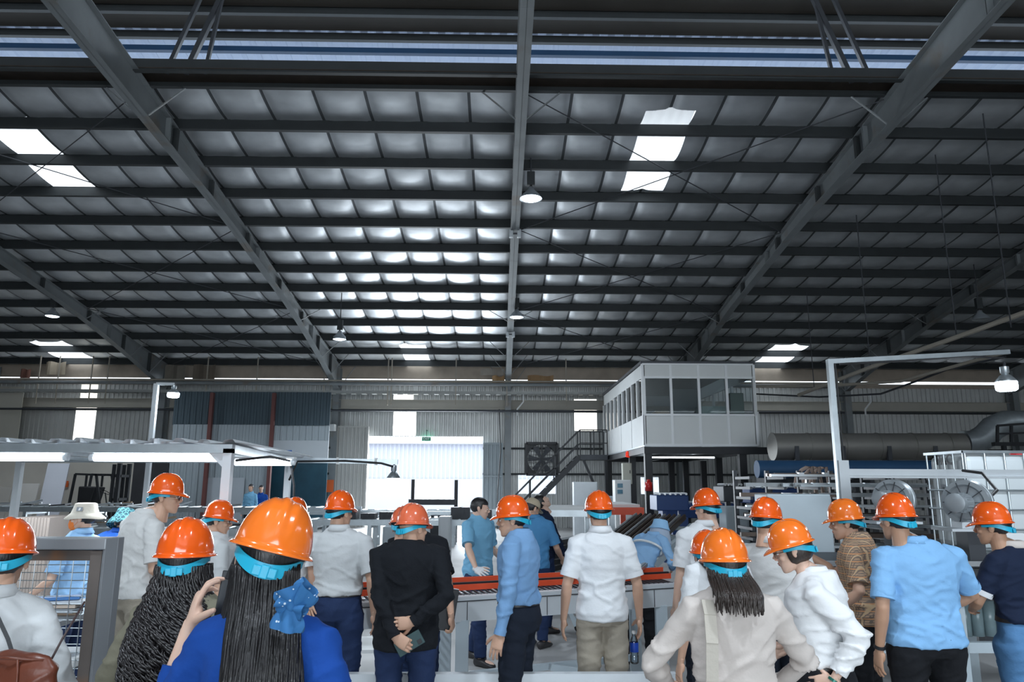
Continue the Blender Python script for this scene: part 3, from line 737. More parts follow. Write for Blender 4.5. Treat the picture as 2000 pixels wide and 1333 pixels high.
for i in range(5): y = CY0 + (CY1 - CY0) * i / 4; mb.bb(fx1 - .06, fx1, y - .06, y + .06, zw0, zw1)
mb.bb(fx0, fx1, CY1 - .06, CY1, zc0, zw0); mb.bb(fx0, fx1, CY1 - .06, CY1, zw1, zc1); mb.build('rear_panel', M_cabd, t)
mb = MB(); mb.bb(fx0 - .05, fx1 + .05, CY0 - .03, CY1 + .05, zc1 + .02, zc1 + .08); mb.build('flat_roof', M_dark, t)
mb = MB(); mb.bb(fx0, fx1, CY0, CY1, zc0 - .04, zc0); mb.build('floor_deck', M_galv, t)
mb = MB(); mb.bb(fx0 - .02, fx1 + .3, CY0 - .02, CY0 + .12, zc0 - .24, zc0 - .05); mb.bb(fx0 - .02, fx1, CY1 - .12, CY1, zc0 - .24, zc0 - .05)
for x in (fx0 + .05, (fx0 + fx1) / 2, fx1 - .05): mb.bb(x - .05, x + .05, CY0, CY1, zc0 - .22, zc0 - .05)
mb.build('deck_beam', M_black, t)
for px, Y in ((1267, CY0 + .1), (1452, CY0 + .1), (1236, 23.6), (1405, 23.6), (1190, 27.3), (1312, 27.3), (1340, 27.3), (1375, 27.3)):
    x = W(px, 940, Y).x; mb = MB(); mb.bb(x - .1, x + .1, Y - .09, Y + .09, 0.02, zc0 - .2); mb.box((x, Y, .015), (.36, .36, .03)); mb.build('leg', M_black, t)
mb = MB(); mb.bb(fx0 + .4, fx0 + 2.2, 21, 21.08, zc0 - .32, zc0 - .28); mb.build('underside_lamp', M_tube, t)
# what stands inside the room
def inbox(px0, px1, py0, py1, Y, m, nm, lab, cat):
    a, b = W(px0, py1, Y), W(px1, py0, Y); mb = MB(); mb.bb(a.x, b.x, Y, Y + .5, zc0 + .005, b.z); solo(mb, nm, m, lab, cat, bevel=.01)
inbox(1316, 1362, 760, 810, 21.6, mat('dark_cabinet', (.10, .115, .12), .5, .1, .1, 3), 'electrical_cabinet', 'dark grey cabinet behind the second pane of the control room', 'cabinet')
inbox(1428, 1452, 768, 810, 20.5, mat('grey_green_cabinet', (.20, .23, .20), .5, .1, .08, 3), 'office_cabinet', 'grey-green cabinet behind the last pane of the control room', 'cabinet')
inbox(1281, 1308, 803, 812, 20.4, M_card, 'cardboard_box', 'brown carton on the sill behind the first control room pane', 'box')
inbox(1368, 1420, 794, 812, 20.5, mat('pale_screen', (.45, .52, .48), .4, 0, .05, 3), 'desk_divider', 'pale green low divider inside the control room', 'divider')
# warning light on the corner
p = W(1192, 888, 22.6); p.x = fx0 - .02; p.z = zc0 - .23; mb = MB(); mb.bb(p.x - .03, p.x + .06, p.y - .03, p.y + .03, p.z - .02, p.z + .02); mb.lathe([(.07, 0), (.075, .02), (.06, .05), (.06, .13), (.03, .17), (.001, .175)], 14, Matrix.Translation(p)); solo(mb, 'beacon_lamp', mat('red_beacon', (.8, .03, .01), .25, 0, 0, 1, emit=(1, .05, .02), estr=.4), 'small red beacon lamp under the control room corner', 'beacon', smooth=True)

# ---- stairs to the control room
SY = 27.0; t = thing('steel_staircase', (W(1100, 900, SY).x, SY, 0), 'black steel staircase with landing and handrails climbing to the control room', 'staircase')
la, lb = W(1131, 893, SY), W(1183, 893, SY); zl = la.z
mb = MB(); mb.bb(la.x, lb.x, SY - .5, SY + .5, zl - .12, zl + .06); mb.build('landing', M_dark, t)
foot = Vector((la.x - zl * 1.0, SY, 0)); top = Vector((la.x, SY, zl))
for yy in (-.45, .45):
    o = Vector((0, yy, 0)); mb = MB(); mb.bar(foot + o, top + o, .05, .18); mb.build('stringer', M_black, t)
    zr = W(1140, 842, SY).z - zl
    mb = MB()
    for k in (.5, 1.0): mb.bar(foot + o + Vector((0, 0, zr * k)), top + o + Vector((0, 0, zr * k)), .04); mb.bar(top + o + Vector((0, 0, zr * k)), Vector((lb.x, SY + yy, zl + zr * k)), .035)
    for k in range(4): q = foot.lerp(top, k / 3.0) + o; mb.bar(q, q + Vector((0, 0, zr)), .04)
    for x in ((la.x + lb.x) / 2, lb.x - .15, lb.x): mb.bar((x, SY + yy, zl), (x, SY + yy, zl + zr), .035)
    mb.build('handrail', M_black, t)
for k in range(11):
    q = foot.lerp(top, (k + .5) / 11); mb = MB(); mb.box(q, (.24, .86, .03)); mb.build('step', M_dark, t)
mb = MB(); mb.bar((lb.x - .1, SY - .4, 0.8), (la.x + .1, SY - .4, zl - .1), .09); mb.bar((lb.x - .05, SY - .4, 0), (lb.x - .05, SY - .4, zl), .1); mb.build('support_strut', M_black, t)

# ---- wall fan
a, b = W(1028, 922, YWALL - .25), W(1088, 872, YWALL - .25); c = (a + b) / 2; hw = (b.x - a.x) / 2
t = thing('exhaust_fan', (c.x, YWALL - .25, a.z), 'big square black exhaust fan set in the end wall', 'fan')
mb = MB(); yy = YWALL - .25
for s in (-1, 1):
    mb.bb(c.x + s * hw - .05, c.x + s * hw + .05, yy - .12, yy + .2, c.z - hw, c.z + hw); mb.bb(c.x - hw, c.x + hw, yy - .12, yy + .2, c.z + s * hw - .05, c.z + s * hw + .05)
for s1 in (-1, 1):
    for s2 in (-1, 1):
        pts = [Vector((c.x + s1 * hw, yy, c.z + s2 * hw))] + [Vector((c.x + s1 * math.cos(a_) * hw * .93, yy, c.z + s2 * math.sin(a_) * hw * .93)) for a_ in [k * PI / 2 / 8 for k in range(9)]]
        mb.prism(pts, (0, .03, 0))
mb.build('fan_frame', M_black, t)
mb = MB()
for k in range(6):
    an = 2 * PI * k / 6; d = Vector((math.cos(an), 0, math.sin(an))); e = Vector((-math.sin(an), 0, math.cos(an)))
    mb.prism([c + d * .1 - e * .04, c + d * hw * .85 - e * .16, c + d * hw * .88 + e * .1, c + d * .1 + e * .05], (0, .02, 0))
mb.cyl(c - Vector((0, .05, 0)), c + Vector((0, .05, 0)), .12, 14); mb.build('fan_blades', M_dark, t)
mb = MB()
for k in range(-3, 4): mb.bar((c.x - hw, yy - .1, c.z + k * hw / 4), (c.x + hw, yy - .1, c.z + k * hw / 4), .018)
mb.bar((c.x, yy - .11, c.z - hw), (c.x, yy - .11, c.z + hw), .05); mb.build('fan_grille', M_black, t)

# ---- ducts and pipes, right
def pipe(name, pts, r, m, label, cat='pipe', n=20, smooth=True, caps=True, group=None):
    mb = MB(); mb.tube(pts, r, n, caps=caps); return solo(mb, name, m, label, cat, group, smooth=smooth, angle=40)
YD = 18.0
M_duct = mat('dull_duct_steel', (.30, .29, .27), .45, .6, .2, 1.5, bump=.05, bscale=3)
a = W(1508, 873, YD); b = W(1880, 873, YD)
t = thing('ventilation_duct', a, 'thick dull metal duct lying across the right bays', 'duct')
mb = MB(); mb.tube([a, b], .33, 32); mb.build('duct_body', M_duct, t, True, angle=40)
for k in range(6): mb = MB(); q = a.lerp(b, k / 5.5); mb.tube([q, q + Vector((.03, 0, 0))], .345, 32); mb.build('joint_ring', M_duct, t, True, angle=40)
mb = MB()
for k in range(4): q = a.lerp(b, .1 + k / 4.2); mb.bb(q.x - .05, q.x + .05, q.y - .35, q.y - .27, 0, q.z); mb.bb(q.x - .05, q.x + .05, q.y - .35, q.y + .35, q.z - .42, q.z - .34)
mb.build('duct_stand', M_dark, t)
pipe('bent_duct', [W(1883, 866, YD), W(1905, 864, YD), W(1925, 852, YD), W(1940, 836, YD), W(1962, 826, YD), W(2040, 826, YD)], .30, M_galv, 'shiny silver duct bending upward above the white tank', 'duct')
a = W(1478, 917, YD - 1.2); b = W(1900, 917, YD - 1.2)
for px_ in (1500, 1700, 1880): q = W(px_, 917, YD - 1.2); struct(MB().bb(q.x - .05, q.x + .05, q.y - .05, q.y + .05, 0, q.z - .19).build('pipe_column', M_dark), 'dark stand under the blue pipe')
pipe('insulated_pipe', [a, b], .20, mat('blue_pipe_paint', (.03, .10, .22), .5, .1, .2, 2), 'dark blue fat pipe under the metal duct')
# walkway rail top right
t = thing('platform_rail', W(1945, 860, 16), 'small black platform railing above the white tank', 'railing')
mb = MB()
for px in (1948, 1975, 2005): mb.bar(W(px, 868, 16), W(px, 832, 16), .05)
mb.bar(W(1948, 832, 16), W(2030, 826, 16), .05); mb.bar(W(1948, 848, 16), W(2030, 845, 16), .04); mb.bar(W(1940, 868, 16), W(2030, 868, 16), .12, .08); mb.build('rail_frame', M_black, t)
mb = MB()
for px in (1960, 2020): q = W(px, 868, 16); mb.bar(q, (q.x, 16, 0), .08)
mb.build('rail_post', M_black, t)
# pale pipe runs under the right roof
M_pipe = mat('pale_conduit', (.42, .38, .32), .6, .1, .1, 4)
pipe('conduit_pipe', [W(1560, 772, 20), W(1700, 718, 17), W(1860, 662, 14.5), W(2040, 597, 12.5)], .05, M_pipe, 'long pale conduit running diagonally under the right rafter', n=8)
pipe('conduit_pipe', [W(1470, 755, 24), W(1620, 754, 22), W(1760, 745, 20), W(1900, 706, 18), W(1960, 690, 17)], .045, M_pipe, 'sagging pale conduit crossing behind the lamp frame', n=8)
pipe('cable_bundle', [W(1476, 770, 25), W(1600, 776, 23), W(1720, 770, 21), W(1790, 745, 20), W(1850, 722, 19), W(1965, 697, 18)], .03, M_dark, 'dark sagging cable bundle below the pale conduits', 'cable', n=6)
# hangers for the conduits
for i, (px, py, Y) in enumerate(((1590, 757, 21.8), (1868, 655, 14.4), (1975, 640, 13), (1700, 716, 17))):
    p = W(px, py, Y); mb = MB(); mb.bar((p.x, Y, p.z), (p.x, Y, zb(Y) + .02), .018); struct(mb.build('beam_hanger', M_dark), 'thin hanger rod dropping from the purlins')

# ---- cable trays and pipes along the end wall at crane height
M_tray = mat('tray_grey', (.34, .35, .34), .5, .3, .15, 5)
YT = 28.6
t = thing('cable_tray', W(500, 768, YT), 'long grey perforated cable tray along the end wall', 'cable tray')
z0 = W(900, 768, YT).z; xa, xb = W(-40, 768, YT).x, W(1185, 768, YT).x
mb = MB(); mb.bb(xa, xb, YT - .02, YT, z0 - .04, z0 + .07); mb.bb(xa, xb, YT + .3, YT + .32, z0 - .04, z0 + .07); mb.build('tray_side', M_tray, t)
mb = MB()
for k in range(60): x = xa + (xb - xa) * (k + .5) / 60; mb.bb(x - .09, x + .09, YT - .02, YT + .3, z0 - .05, z0 - .03)
mb.build('tray_floor', M_tray, t)
for px in (72, 110, 175, 207, 402, 500, 632, 757, 764, 890, 990, 1106): mb = MB(); x = W(px, 768, YT).x; mb.bb(x - .02, x + .02, YT - .03, YT + .0, z0 - .5, zb(YT) + .02); mb.build('tray_hanger', M_pipe, t)
for py, r, m, lab in ((751, .07, M_steel_g, 'upper grey pipe along the end wall above the cable tray'), (745, .035, M_pipe, 'thin pale pipe along the end wall near the roof'), (803, .04, M_dark, 'thin dark pipe along the end wall below the tray')):
    z = W(900, py, YT - .2).z; pipe('wall_pipe', [(W(-60, 750, YT).x, YT - .2, z), (W(1640, 750, YT).x, YT - .2, z)], r, m, lab, n=8)
for i, (px0, px1, py0, py1, c, lab) in enumerate(((1031, 1081, 734, 754, (.40, .25, .13), 'brown cardboard sheet tied under the roof right of the centre column'), (938, 984, 722, 733, (.42, .38, .33), 'torn grey insulation flap left of the centre column'),
        (961, 985, 735, 752, (.45, .28, .14), 'brown carton piece tucked behind the centre column'), (88, 130, 708, 732, (.40, .34, .26), 'torn brown insulation hanging in the left bay'),
        (40, 60, 722, 742, (.18, .08, .06), 'dark red-brown board at the left eave'), (322, 362, 714, 744, (.20, .18, .15), 'brown grey sheet propped at the eave of the second bay'), (376, 420, 713, 744, (.17, .14, .11), 'darker brown sheet beside the grey one at the eave'))):
    a, b = W(px0, py1, 28.9), W(px1, py0, 28.9); mb = MB(); mb.sheet(lambda u, v: Vector((a.x + (b.x - a.x) * u, 28.9 + .06 * math.sin(u * 9 + i), a.z + (b.z - a.z) * v + .03 * math.sin(u * 7) * v)), 8, 3)
    o = solo(mb, 'insulation_sheet', mat('scrap_%d' % i, c, .85, 0, .2, 4), lab, 'sheet', 'scraps of sheet tucked under the eave'); m_ = o.modifiers.new('th', 'SOLIDIFY'); m_.thickness = .02
# swan-neck brackets
for px in (546, 1010, 1690):
    p = W(px, 800, 28.9); mb = MB(); mb.bar(p, p + Vector((.25, 0, .3)), .05); mb.bar(p + Vector((.25, 0, .3)), p + Vector((.25, 0, .6)), .05); mb.bar(p, p + Vector((0, 0, -.25)), .05)
    struct(mb.build('wall_bracket_beam', M_white), 'pale bent bracket on the wall pipe run')
# cables on the centre column
pipe('drop_cable', [W(975, 800, 29.3), W(978, 880, 29.3), W(972, 960, 29.3), Vector((W(972, 960, 29.3).x, 29.3, .01))], .02, M_rubber, 'black cable dropping beside the centre column', 'cable', n=6)
p = W(549, 835, YWALL - .5)
mb = MB(); a, b = W(638, 842, 29.3), W(655, 829, 29.3); mb.bb(a.x, b.x, 29.2, 29.5, a.z, b.z); solo(mb, 'camera_box', M_white, 'small white box on the grey column above the sliding door', 'box', bevel=.02)
# ================================================================ machines on the floor
M_belt = mat('dark_belt', (.035, .037, .04), .55, 0, .3, 3)
M_pale_b = mat('pale_blue_grey_paint', (.50, .58, .63), .45, .1, .08, 4)
M_wood = mat('wood_board', (.45, .33, .22), .7, 0, .15, 4, stretch=(1, 8, 1))
# ---- long roller conveyors across the middle of the hall
def conveyor(x0, x1, y, z, wd, label, m=M_galv, roller=True, n_leg=6, pitch=.35, rail=.12, belt=False):
    t = thing('roller_conveyor', ((x0 + x1) / 2, y, 0), label, 'conveyor')
    for s in (-1, 1):
        mb = MB(); mb.bb(x0, x1, y + s * wd / 2 - .03, y + s * wd / 2 + .03, z - rail, z); mb.build('side_rail', m, t)
    mb = MB()
    if roller:
        n = int((x1 - x0) / pitch)
        for k in range(n): x = x0 + (k + .5) * pitch; mb.cyl((x, y - wd / 2 + .03, z - .02), (x, y + wd / 2 - .03, z - .02), .035, 8)
    else: mb.bb(x0, x1, y - wd / 2, y + wd / 2, z - .04, z - .01)
    mb.build('rollers' if roller else 'belt', M_dark if not roller else M_galv, t)
    for k in range(n_leg):
        x = x0 + (x1 - x0) * (k + .5) / n_leg
        mb = MB()
        for s in (-1, 1): mb.bb(x - .04, x + .04, y + s * wd / 2 - .03, y + s * wd / 2 + .03, 0, z - rail)
        mb.bb(x - .02, x + .02, y - wd / 2, y + wd / 2, .22, .28); mb.bb(x - .02, x + .02, y - wd / 2, y + wd / 2, z - rail - .06, z - rail); mb.build('leg_frame', m, t)
    return t
conveyor(W(470, 1020, 16.2).x, W(985, 1020, 16.2).x, 16.2, W(800, 1014, 16.2).z, .8, 'long grey roller conveyor crossing the floor before the bright door', n_leg=5)
conveyor(W(-60, 1035, 13).x, W(480, 1035, 13).x, 13.0, W(300, 1030, 13).z, .9, 'grey roller conveyor behind the canopy posts', n_leg=4)
conveyor(W(-100, 990, 19).x, W(700, 990, 19).x, 19.0, W(300, 990, 19).z, .9, 'far grey conveyor in front of the forklift', n_leg=7)
conveyor(W(700, 992, 21.5).x, W(1000, 992, 21.5).x, 21.5, W(800, 996, 21.5).z, .8, 'far conveyor bed silhouetted in the door opening', n_leg=4)
# overhead rail on short posts over the middle conveyor
t = thing('guard_rail', (W(720, 1003, 17.3).x, 17.3, 0), 'thin grey guard rail running above the middle conveyor', 'rail')
z = W(800, 1003, 17.3).z; xa, xb = W(470, 1003, 17.3).x, W(960, 1003, 17.3).x
mb = MB(); mb.bb(xa, xb, 17.27, 17.33, z - .04, z + .04); mb.build('top_rail', M_galv, t)
for k in range(6): x = xa + (xb - xa) * (k + .5) / 6; mb = MB(); mb.bb(x - .03, x + .03, 17.27, 17.33, 0, z - .04); mb.build('rail_post', M_galv, t)
# press frame silhouetted in the door
t = thing('cutting_frame', (W(849, 960, 22.8).x, 22.8, 0), 'black portal frame machine silhouetted in the bright door opening', 'machine')
for px, pt in ((807, 937), (891, 938)):
    x = W(px, 960, 22.8).x; mb = MB(); mb.bb(x - .05, x + .05, 22.7, 22.85, 0, W(px, pt, 22.8).z); mb.build('upright', M_black, t)
mb = MB(); a, b = W(800, 985, 22.8), W(892, 979, 22.8); mb.bb(a.x, b.x, 22.5, 23.1, a.z - .02, b.z + .05); mb.bb(a.x, b.x, 22.6, 23.0, a.z - .35, a.z - .22); mb.build('crossbeam', M_dark, t)
mb = MB()
for k in range(7): x = a.x + (b.x - a.x) * (k + .5) / 7; mb.bb(x - .04, x + .04, 22.6, 22.9, a.z - .6, a.z - .3)
mb.bb(a.x, b.x, 22.55, 23.05, .0, .5); mb.build('tool_row', M_dark, t)
for i, (px, py, w_, h_) in enumerate(((722, 1000, .3, .12), (760, 1001, .35, .15), (686, 1002, .3, .2), (900, 1000, .4, .25), (945, 1002, .35, .2))):
    p = W(px, py, 16.2); z = W(800, 1014, 16.2).z; mb = MB(); mb.bb(p.x - w_ / 2, p.x + w_ / 2, 15.95, 16.4, z + .002, z + h_); mb.cyl((p.x, 15.9, z + h_ * .7), (p.x, 16.45, z + h_ * .7), h_ * .35, 12)
    solo(mb, 'drive_unit', M_dark, ['small dark drive unit on the middle conveyor at its left', 'wide dark drive unit on the middle conveyor', 'square dark drive unit leftmost on the middle conveyor', 'tall dark drive unit on the middle conveyor right of the door centre', 'dark drive unit rightmost on the middle conveyor'][i], 'drive unit', 'drive units on the middle conveyor')
# motor stands and boxes below
def cabinet(px0, px1, py0, py1, Y, m, label, name='machine_cabinet', d=.5, door=True, z0=0.0, bev=.012, cat='cabinet'):
    a, b = W(px0, py1, Y), W(px1, py0, Y)
    zb0 = z0 if z0 is not None else a.z
    t = thing(name, ((a.x + b.x) / 2, Y + d / 2, zb0), label, cat)
    mb = MB(); mb.bb(a.x, b.x, Y, Y + d, zb0, b.z); mb.build('body', m, t, bevel=bev)
    if door:
        mb = MB(); mb.bb(a.x + .03, b.x - .03, Y - .014, Y - .001, zb0 + .03, b.z - .03); dd = mb.build('door', m, t, bevel=.004)
        mb = MB(); mb.bb(b.x - .08, b.x - .055, Y - .03, Y - .013, (zb0 + b.z) / 2, (zb0 + b.z) / 2 + .1); mb.build('handle', M_black, dd)
    return t
cabinet(745, 772, 1030, 1100, 15.2, M_pale_b, 'pale cabinet standing under the middle conveyor')
cabinet(855, 880, 1010, 1090, 15.0, M_galv_l, 'grey motor stand under the middle conveyor by the worker', name='motor_stand', cat='stand')
cabinet(1121, 1167, 942, 986, 24, M_galv_l, 'pale grey machine cabinet under the stair landing')
cabinet(1160, 1200, 970, 990, 23, M_pale_b, 'low pale machine box beside the stair foot', name='machine_box', cat='box')
cabinet(1202, 1232, 938, 985, 21.8, M_white, 'white control cabinet with two screens below the control room')
cabinet(1217, 1234, 905, 946, 23.2, mat('cream_box', (.55, .56, .48), .5, 0, .05, 3), 'cream control box fixed to a leg of the control room', name='control_box', d=.25, z0=None, cat='box')
mb = MB()
for py in (945, 957):
    a, b = W(1206, py + 8, 21.78), W(1216, py, 21.78); mb.bb(a.x, b.x, 21.76, 21.79, a.z, b.z)
solo(mb, 'control_screen', mat('screen_teal', (.05, .2, .3), .2, 0, 0, 1), 'two small teal screens on the white control cabinet', 'screen')
cabinet(1420, 1462, 990, 1045, 15.5, M_pale_b, 'pale grey machine cabinet with a round lock behind the helmets')
cabinet(1476, 1492, 985, 1040, 15.2, M_dark, 'dark machine cabinet beside the pale one')
for i, (x0, x1, y0, y1, Y, m, lab) in enumerate(((1284, 1345, 968, 1010, 17, M_blue, 'dark blue machine frame under the control room with rollers on top'), (1300, 1440, 985, 1030, 18.6, M_blue, 'long blue machine bed under the control room'), (1466, 1560, 955, 985, 17.5, M_blue, 'blue machine housing below the blue pipe'), (1575, 1660, 975, 1020, 16.2, M_blue, 'blue machine bed behind the profile racks'),
        (1415, 1450, 950, 990, 16.5, M_dark, 'dark switch housing with pale handles'), (1500, 1570, 925, 960, 18.5, M_dark, 'dark machinery block below the duct'), (1600, 1700, 925, 960, 20, M_dark, 'dark machinery block further along below the duct'))):
    a, b = W(x0, y1, Y), W(x1, y0, Y); t = thing('press_machine', ((a.x + b.x) / 2, Y, 0), lab, 'machine')
    mb = MB(); mb.bb(a.x, b.x, Y, Y + .8, b.z - .35, b.z); mb.build('housing', m, t, bevel=.02)
    mb = MB()
    n = max(2, int((b.x - a.x) / .5))
    for k in range(n): x = a.x + (b.x - a.x) * (k + .5) / n; mb.bb(x - .05, x + .05, Y + .05, Y + .15, 0, b.z - .35); mb.bb(x - .14, x + .14, Y - .05, Y + .3, b.z - .75, b.z - .5)
    mb.bb(a.x, b.x, Y + .3, Y + .5, .3, .42); mb.build('frame', m, t)
    mb = MB()
    for k in range(n * 3): x = a.x + (b.x - a.x) * (k + .5) / (n * 3); mb.cyl((x, Y - .03, b.z + .03), (x, Y + .5, b.z + .03), .03, 8)
    mb.build('rollers', M_alu, t)
# red-orange feed table
t = thing('feed_table', W(1225, 1000, 13), 'orange-red feed table behind the white shirted man', 'table'); t.location.z = 0
a, b = W(1190, 992, 12.6), W(1258, 992, 12.6); z = a.z
mb = MB(); mb.bb(a.x, b.x, 12.6, 14.6, z - .12, z); mb.build('table_frame', M_red, t); mb = MB(); mb.bb(a.x - .1, b.x - .05, 12.7, 14.5, z + .001, z + .05); mb.build('table_top', M_white, t)
for x in (a.x + .05, b.x - .05):
    for y in (12.7, 14.5): mb = MB(); mb.bb(x - .05, x + .05, y - .05, y + .05, 0, z - .12); mb.build('leg', M_red if x > a.x + .1 else M_galv, t)
mb = MB(); mb.cyl(W(1267, 960, 19.9), W(1267, 942, 19.9), .10, 12); mb.cyl(W(1267, 942, 19.9), W(1267, 937, 19.9), .05, 10); solo(mb, 'fire_extinguisher', mat('extinguisher_red', (.6, .02, .02), .3, 0, 0, 2), 'small red extinguisher hanging under the control room', 'extinguisher', smooth=True)
# long pale plank table (behind workers)
t = thing('packing_table', (W(1120, 995, 11).x, 11.2, 0), 'pale plank table behind the two workers in blue', 'table')
a, b = W(1050, 992, 11), W(1170, 992, 11); z = W(1100, 990, 11).z
mb = MB(); mb.bb(a.x, b.x, 11, 11.8, z - .05, z); mb.build('table_top', M_white, t); mb = MB(); mb.bb(a.x, b.x, 11.05, 11.1, z - .15, z - .05); mb.bb(a.x, b.x, 11.7, 11.75, z - .15, z - .05); mb.build('apron', M_galv, t)
for x in (a.x + .1, b.x - .1):
    for y in (11.08, 11.72): mb = MB(); mb.bb(x - .03, x + .03, y - .03, y + .03, 0, z - .15); mb.build('leg', M_galv, t)
# stack of dark window profiles laid on trestles
z = .86
t = thing('trestle', (W(1110, 1030, 9.6).x, 9.6, 0), 'grey trestle under the dark profiles behind the workers', 'trestle'); q = t.location
mb = MB(); mb.bb(q.x - .5, q.x + .5, 9.55, 9.65, .60, .66); mb.bar((q.x - .45, 9.4, 0), (q.x - .45, 9.6, .6), .04); mb.bar((q.x - .45, 9.8, 0), (q.x - .45, 9.6, .6), .04); mb.bar((q.x + .45, 9.4, 0), (q.x + .45, 9.6, .6), .04); mb.bar((q.x + .45, 9.8, 0), (q.x + .45, 9.6, .6), .04); mb.build('trestle_frame', M_galv, t)
for k in range(5):
    a = W(1078, 1044 - k * 5, 9.6); b = W(1142, 1034 - k * 6.5, 9.6); a.z = .70 + k * .075; b.z = .78 + k * .075
    mb = MB(); mb.bar(a, b, .28, .06, up=(0, 0, 1)); mb.bar(a + Vector((0, -.145, .0)), b + Vector((0, -.145, .0)), .012, .045)
    solo(mb, 'window_profile_bar', mat('black_profile', (.02, .022, .025), .25, .4, .1, 4), 'glossy black profile in the slanting stack behind the workers, %s from the bottom' % ORD[k], 'profile', 'black profiles stacked on the trestle')
# slanting stack of profiles with its feeder frame
t = thing('profile_feeder', (W(1310, 1060, 9).x, 9, 0), 'slanting pale steel feeder frame right of the hooded worker', 'feeder')
P0, P1 = W(1268, 1112, 8.4), W(1352, 1030, 10.0)
mb = MB(); mb.bar(P0, P1, .06, .10); mb.bar(P0 + Vector((-.7, .5, 0)), P1 + Vector((-.7, .5, 0)), .06, .1)
for f in (.1, .4, .7, .95): q = P0.lerp(P1, f); mb.bar(q, q + Vector((-.7, .5, 0)), .05)
mb.build('slope_frame', M_pale_b, t)
for q in (P0, P0 + Vector((-.7, .5, 0)), P1, P1 + Vector((-.7, .5, 0))): mb = MB(); mb.bar((q.x, q.y, 0), q, .06); mb.build('leg', M_pale_b, t)
for k in range(11):
    o = Vector((-.66 + .058 * k, .47 - .041 * k, .10)); mb = MB(); mb.bar(P0 + o, P1 + o + Vector((0, 0, .03)), .034, .06); mb.bar(P0 + o + Vector((0, 0, .033)), P1 + o + Vector((0, 0, .063)), .012, .006)
    solo(mb, 'feeder_profile', [mat('bronze_profile', (.09, .06, .045), .3, .6, .1, 4), M_alu][k % 3 == 0], '%s profile on the slanting feeder, %s from its left edge' % ('dark bronze' if k % 3 else 'bright aluminium', ORD[k]), 'profile', 'bronze profiles on the slanting feeder' if k % 3 else 'bright profiles on the slanting feeder')
# clutter of offcuts beyond the canopy: heaps of bars
rng = random.Random(5)
offs = []
for k in range(38):
    px = rng.uniform(-20, 470); Y = rng.choice([12.7, 13.2, 18.8, 19.2]); zt_ = (W(300, 1030, 13).z if Y < 15 else W(300, 990, 19).z) + .022 + .03 * (k % 2)
    p = W(px, 1000, Y); L_ = rng.uniform(.4, 1.1); an = rng.uniform(-.5, .5) + (PI / 2 if rng.random() < .25 else 0); d = Vector((math.cos(an), math.sin(an) * .5, rng.uniform(-.0, .12))) * L_ / 2
    p.z = zt_ + abs(d.z); mb = MB(); mb.bar(p - d, p + d, .05, .035)
    offs.append((p.x, Y < 15, ['bright aluminium', 'grey galvanised', 'pale painted', 'wooden', 'dark steel'][k % 5], abs(an) > .9, solo(mb, 'offcut_bar', [M_alu, M_galv, M_galv_l, M_wood, M_dark][k % 5], 'x', 'bar', 'loose offcuts on the left conveyors')))
for near in (True, False):
    for i_, o_ in enumerate(sorted([q for q in offs if q[1] == near], key=lambda q: q[0])): o_[4]['label'] = '%s offcut %s, %s from the left on the %s' % (o_[2], 'lying crosswise' if o_[3] else 'lying lengthwise', ORD[min(i_, 19)], 'conveyor behind the canopy posts' if near else 'far conveyor by the forklift')
# brown stacked sheets left
a, b = W(20, 1045, 6.6), W(98, 1012, 6.6); t = thing('board_stack', ((a.x + b.x) / 2, 6.9, 0), 'stack of brown-grey boards standing under the canopy', 'boards')
mb = MB(); n = 12
for k in range(n): x = a.x + (b.x - a.x) * (k + .5) / n; mb.bb(x - .012, x + .012, 6.6, 7.2, .45, b.z)
t['category'] = 'board stack'; mb.build('boards', mat('brown_grey_board', (.20, .17, .15), .7, 0, .2, 4), t); mb = MB(); mb.bb(a.x - .05, b.x + .05, 6.55, 7.25, .38, .45)
for x in (a.x, b.x):
    for y in (6.6, 7.2): mb.bb(x - .03, x + .03, y - .03, y + .03, 0, .38)
mb.build('stand', M_galv, t)
# under-canopy bench
conveyor(-5.4, W(470, 1100, 7.6).x, 7.7, .86, .6, 'grey roller bench under the canopy', n_leg=4, pitch=.25, rail=.1)

# ---- right: racks of aluminium profiles
RX0, RX1, RY = W(1470, 1000, 11).x, W(1870, 1000, 11).x, 11.0
t = thing('profile_rack', ((RX0 + RX1) / 2, RY + .4, 0), 'long steel rack stacked with metal profiles behind the machines', 'rack')
levels = [W(1700, y, RY).z for y in (932, 952, 972, 992, 1012, 1032, 1052, 1072)]
for k in range(7):
    x = RX0 + (RX1 - RX0) * k / 6; mb = MB(); mb.bb(x - .03, x + .03, RY + .7, RY + .76, 0, levels[0] + .1)
    for z in levels: mb.bb(x - .02, x + .02, RY, RY + .7, z - .04, z)
    mb.bb(x - .03, x + .03, RY + .1, RY + .76, 0, .06); mb.build('upright', M_dark, t)
rng = random.Random(9)
for li, z in enumerate(levels):
    for k in range(4):
        x0 = RX0 + rng.uniform(-.1, .8); x1 = RX1 - rng.uniform(-.1, .9); y = RY + .05 + k * .16
        if li == 2 and k == 0: x1 -= 1
        mb = MB(); mb.bb(x0, x1, y - .035, y + .035, z + .001, z + rng.choice([.025, .035, .05, .06]))
        if k == 0:
            for q in range(3): xx = rng.uniform(x0, x1); mb.bb(xx - .04, xx + .04, y - .036, y + .036, z + .002, z + .061)
        solo(mb, 'rack_profile', [M_alu, M_galv, mat('brown_profile', (.16, .12, .10), .4, .4, .1, 4), M_galv_l][(li + k * 2) % 4], '%s profile on the %s shelf from the top of the tall rack, %s one' % (['bright aluminium', 'grey galvanised', 'brown', 'pale painted'][(li + k * 2) % 4], ORD[li], ['front', 'second', 'third', 'rearmost'][k]), 'profile', 'profiles lying on the tall rack')
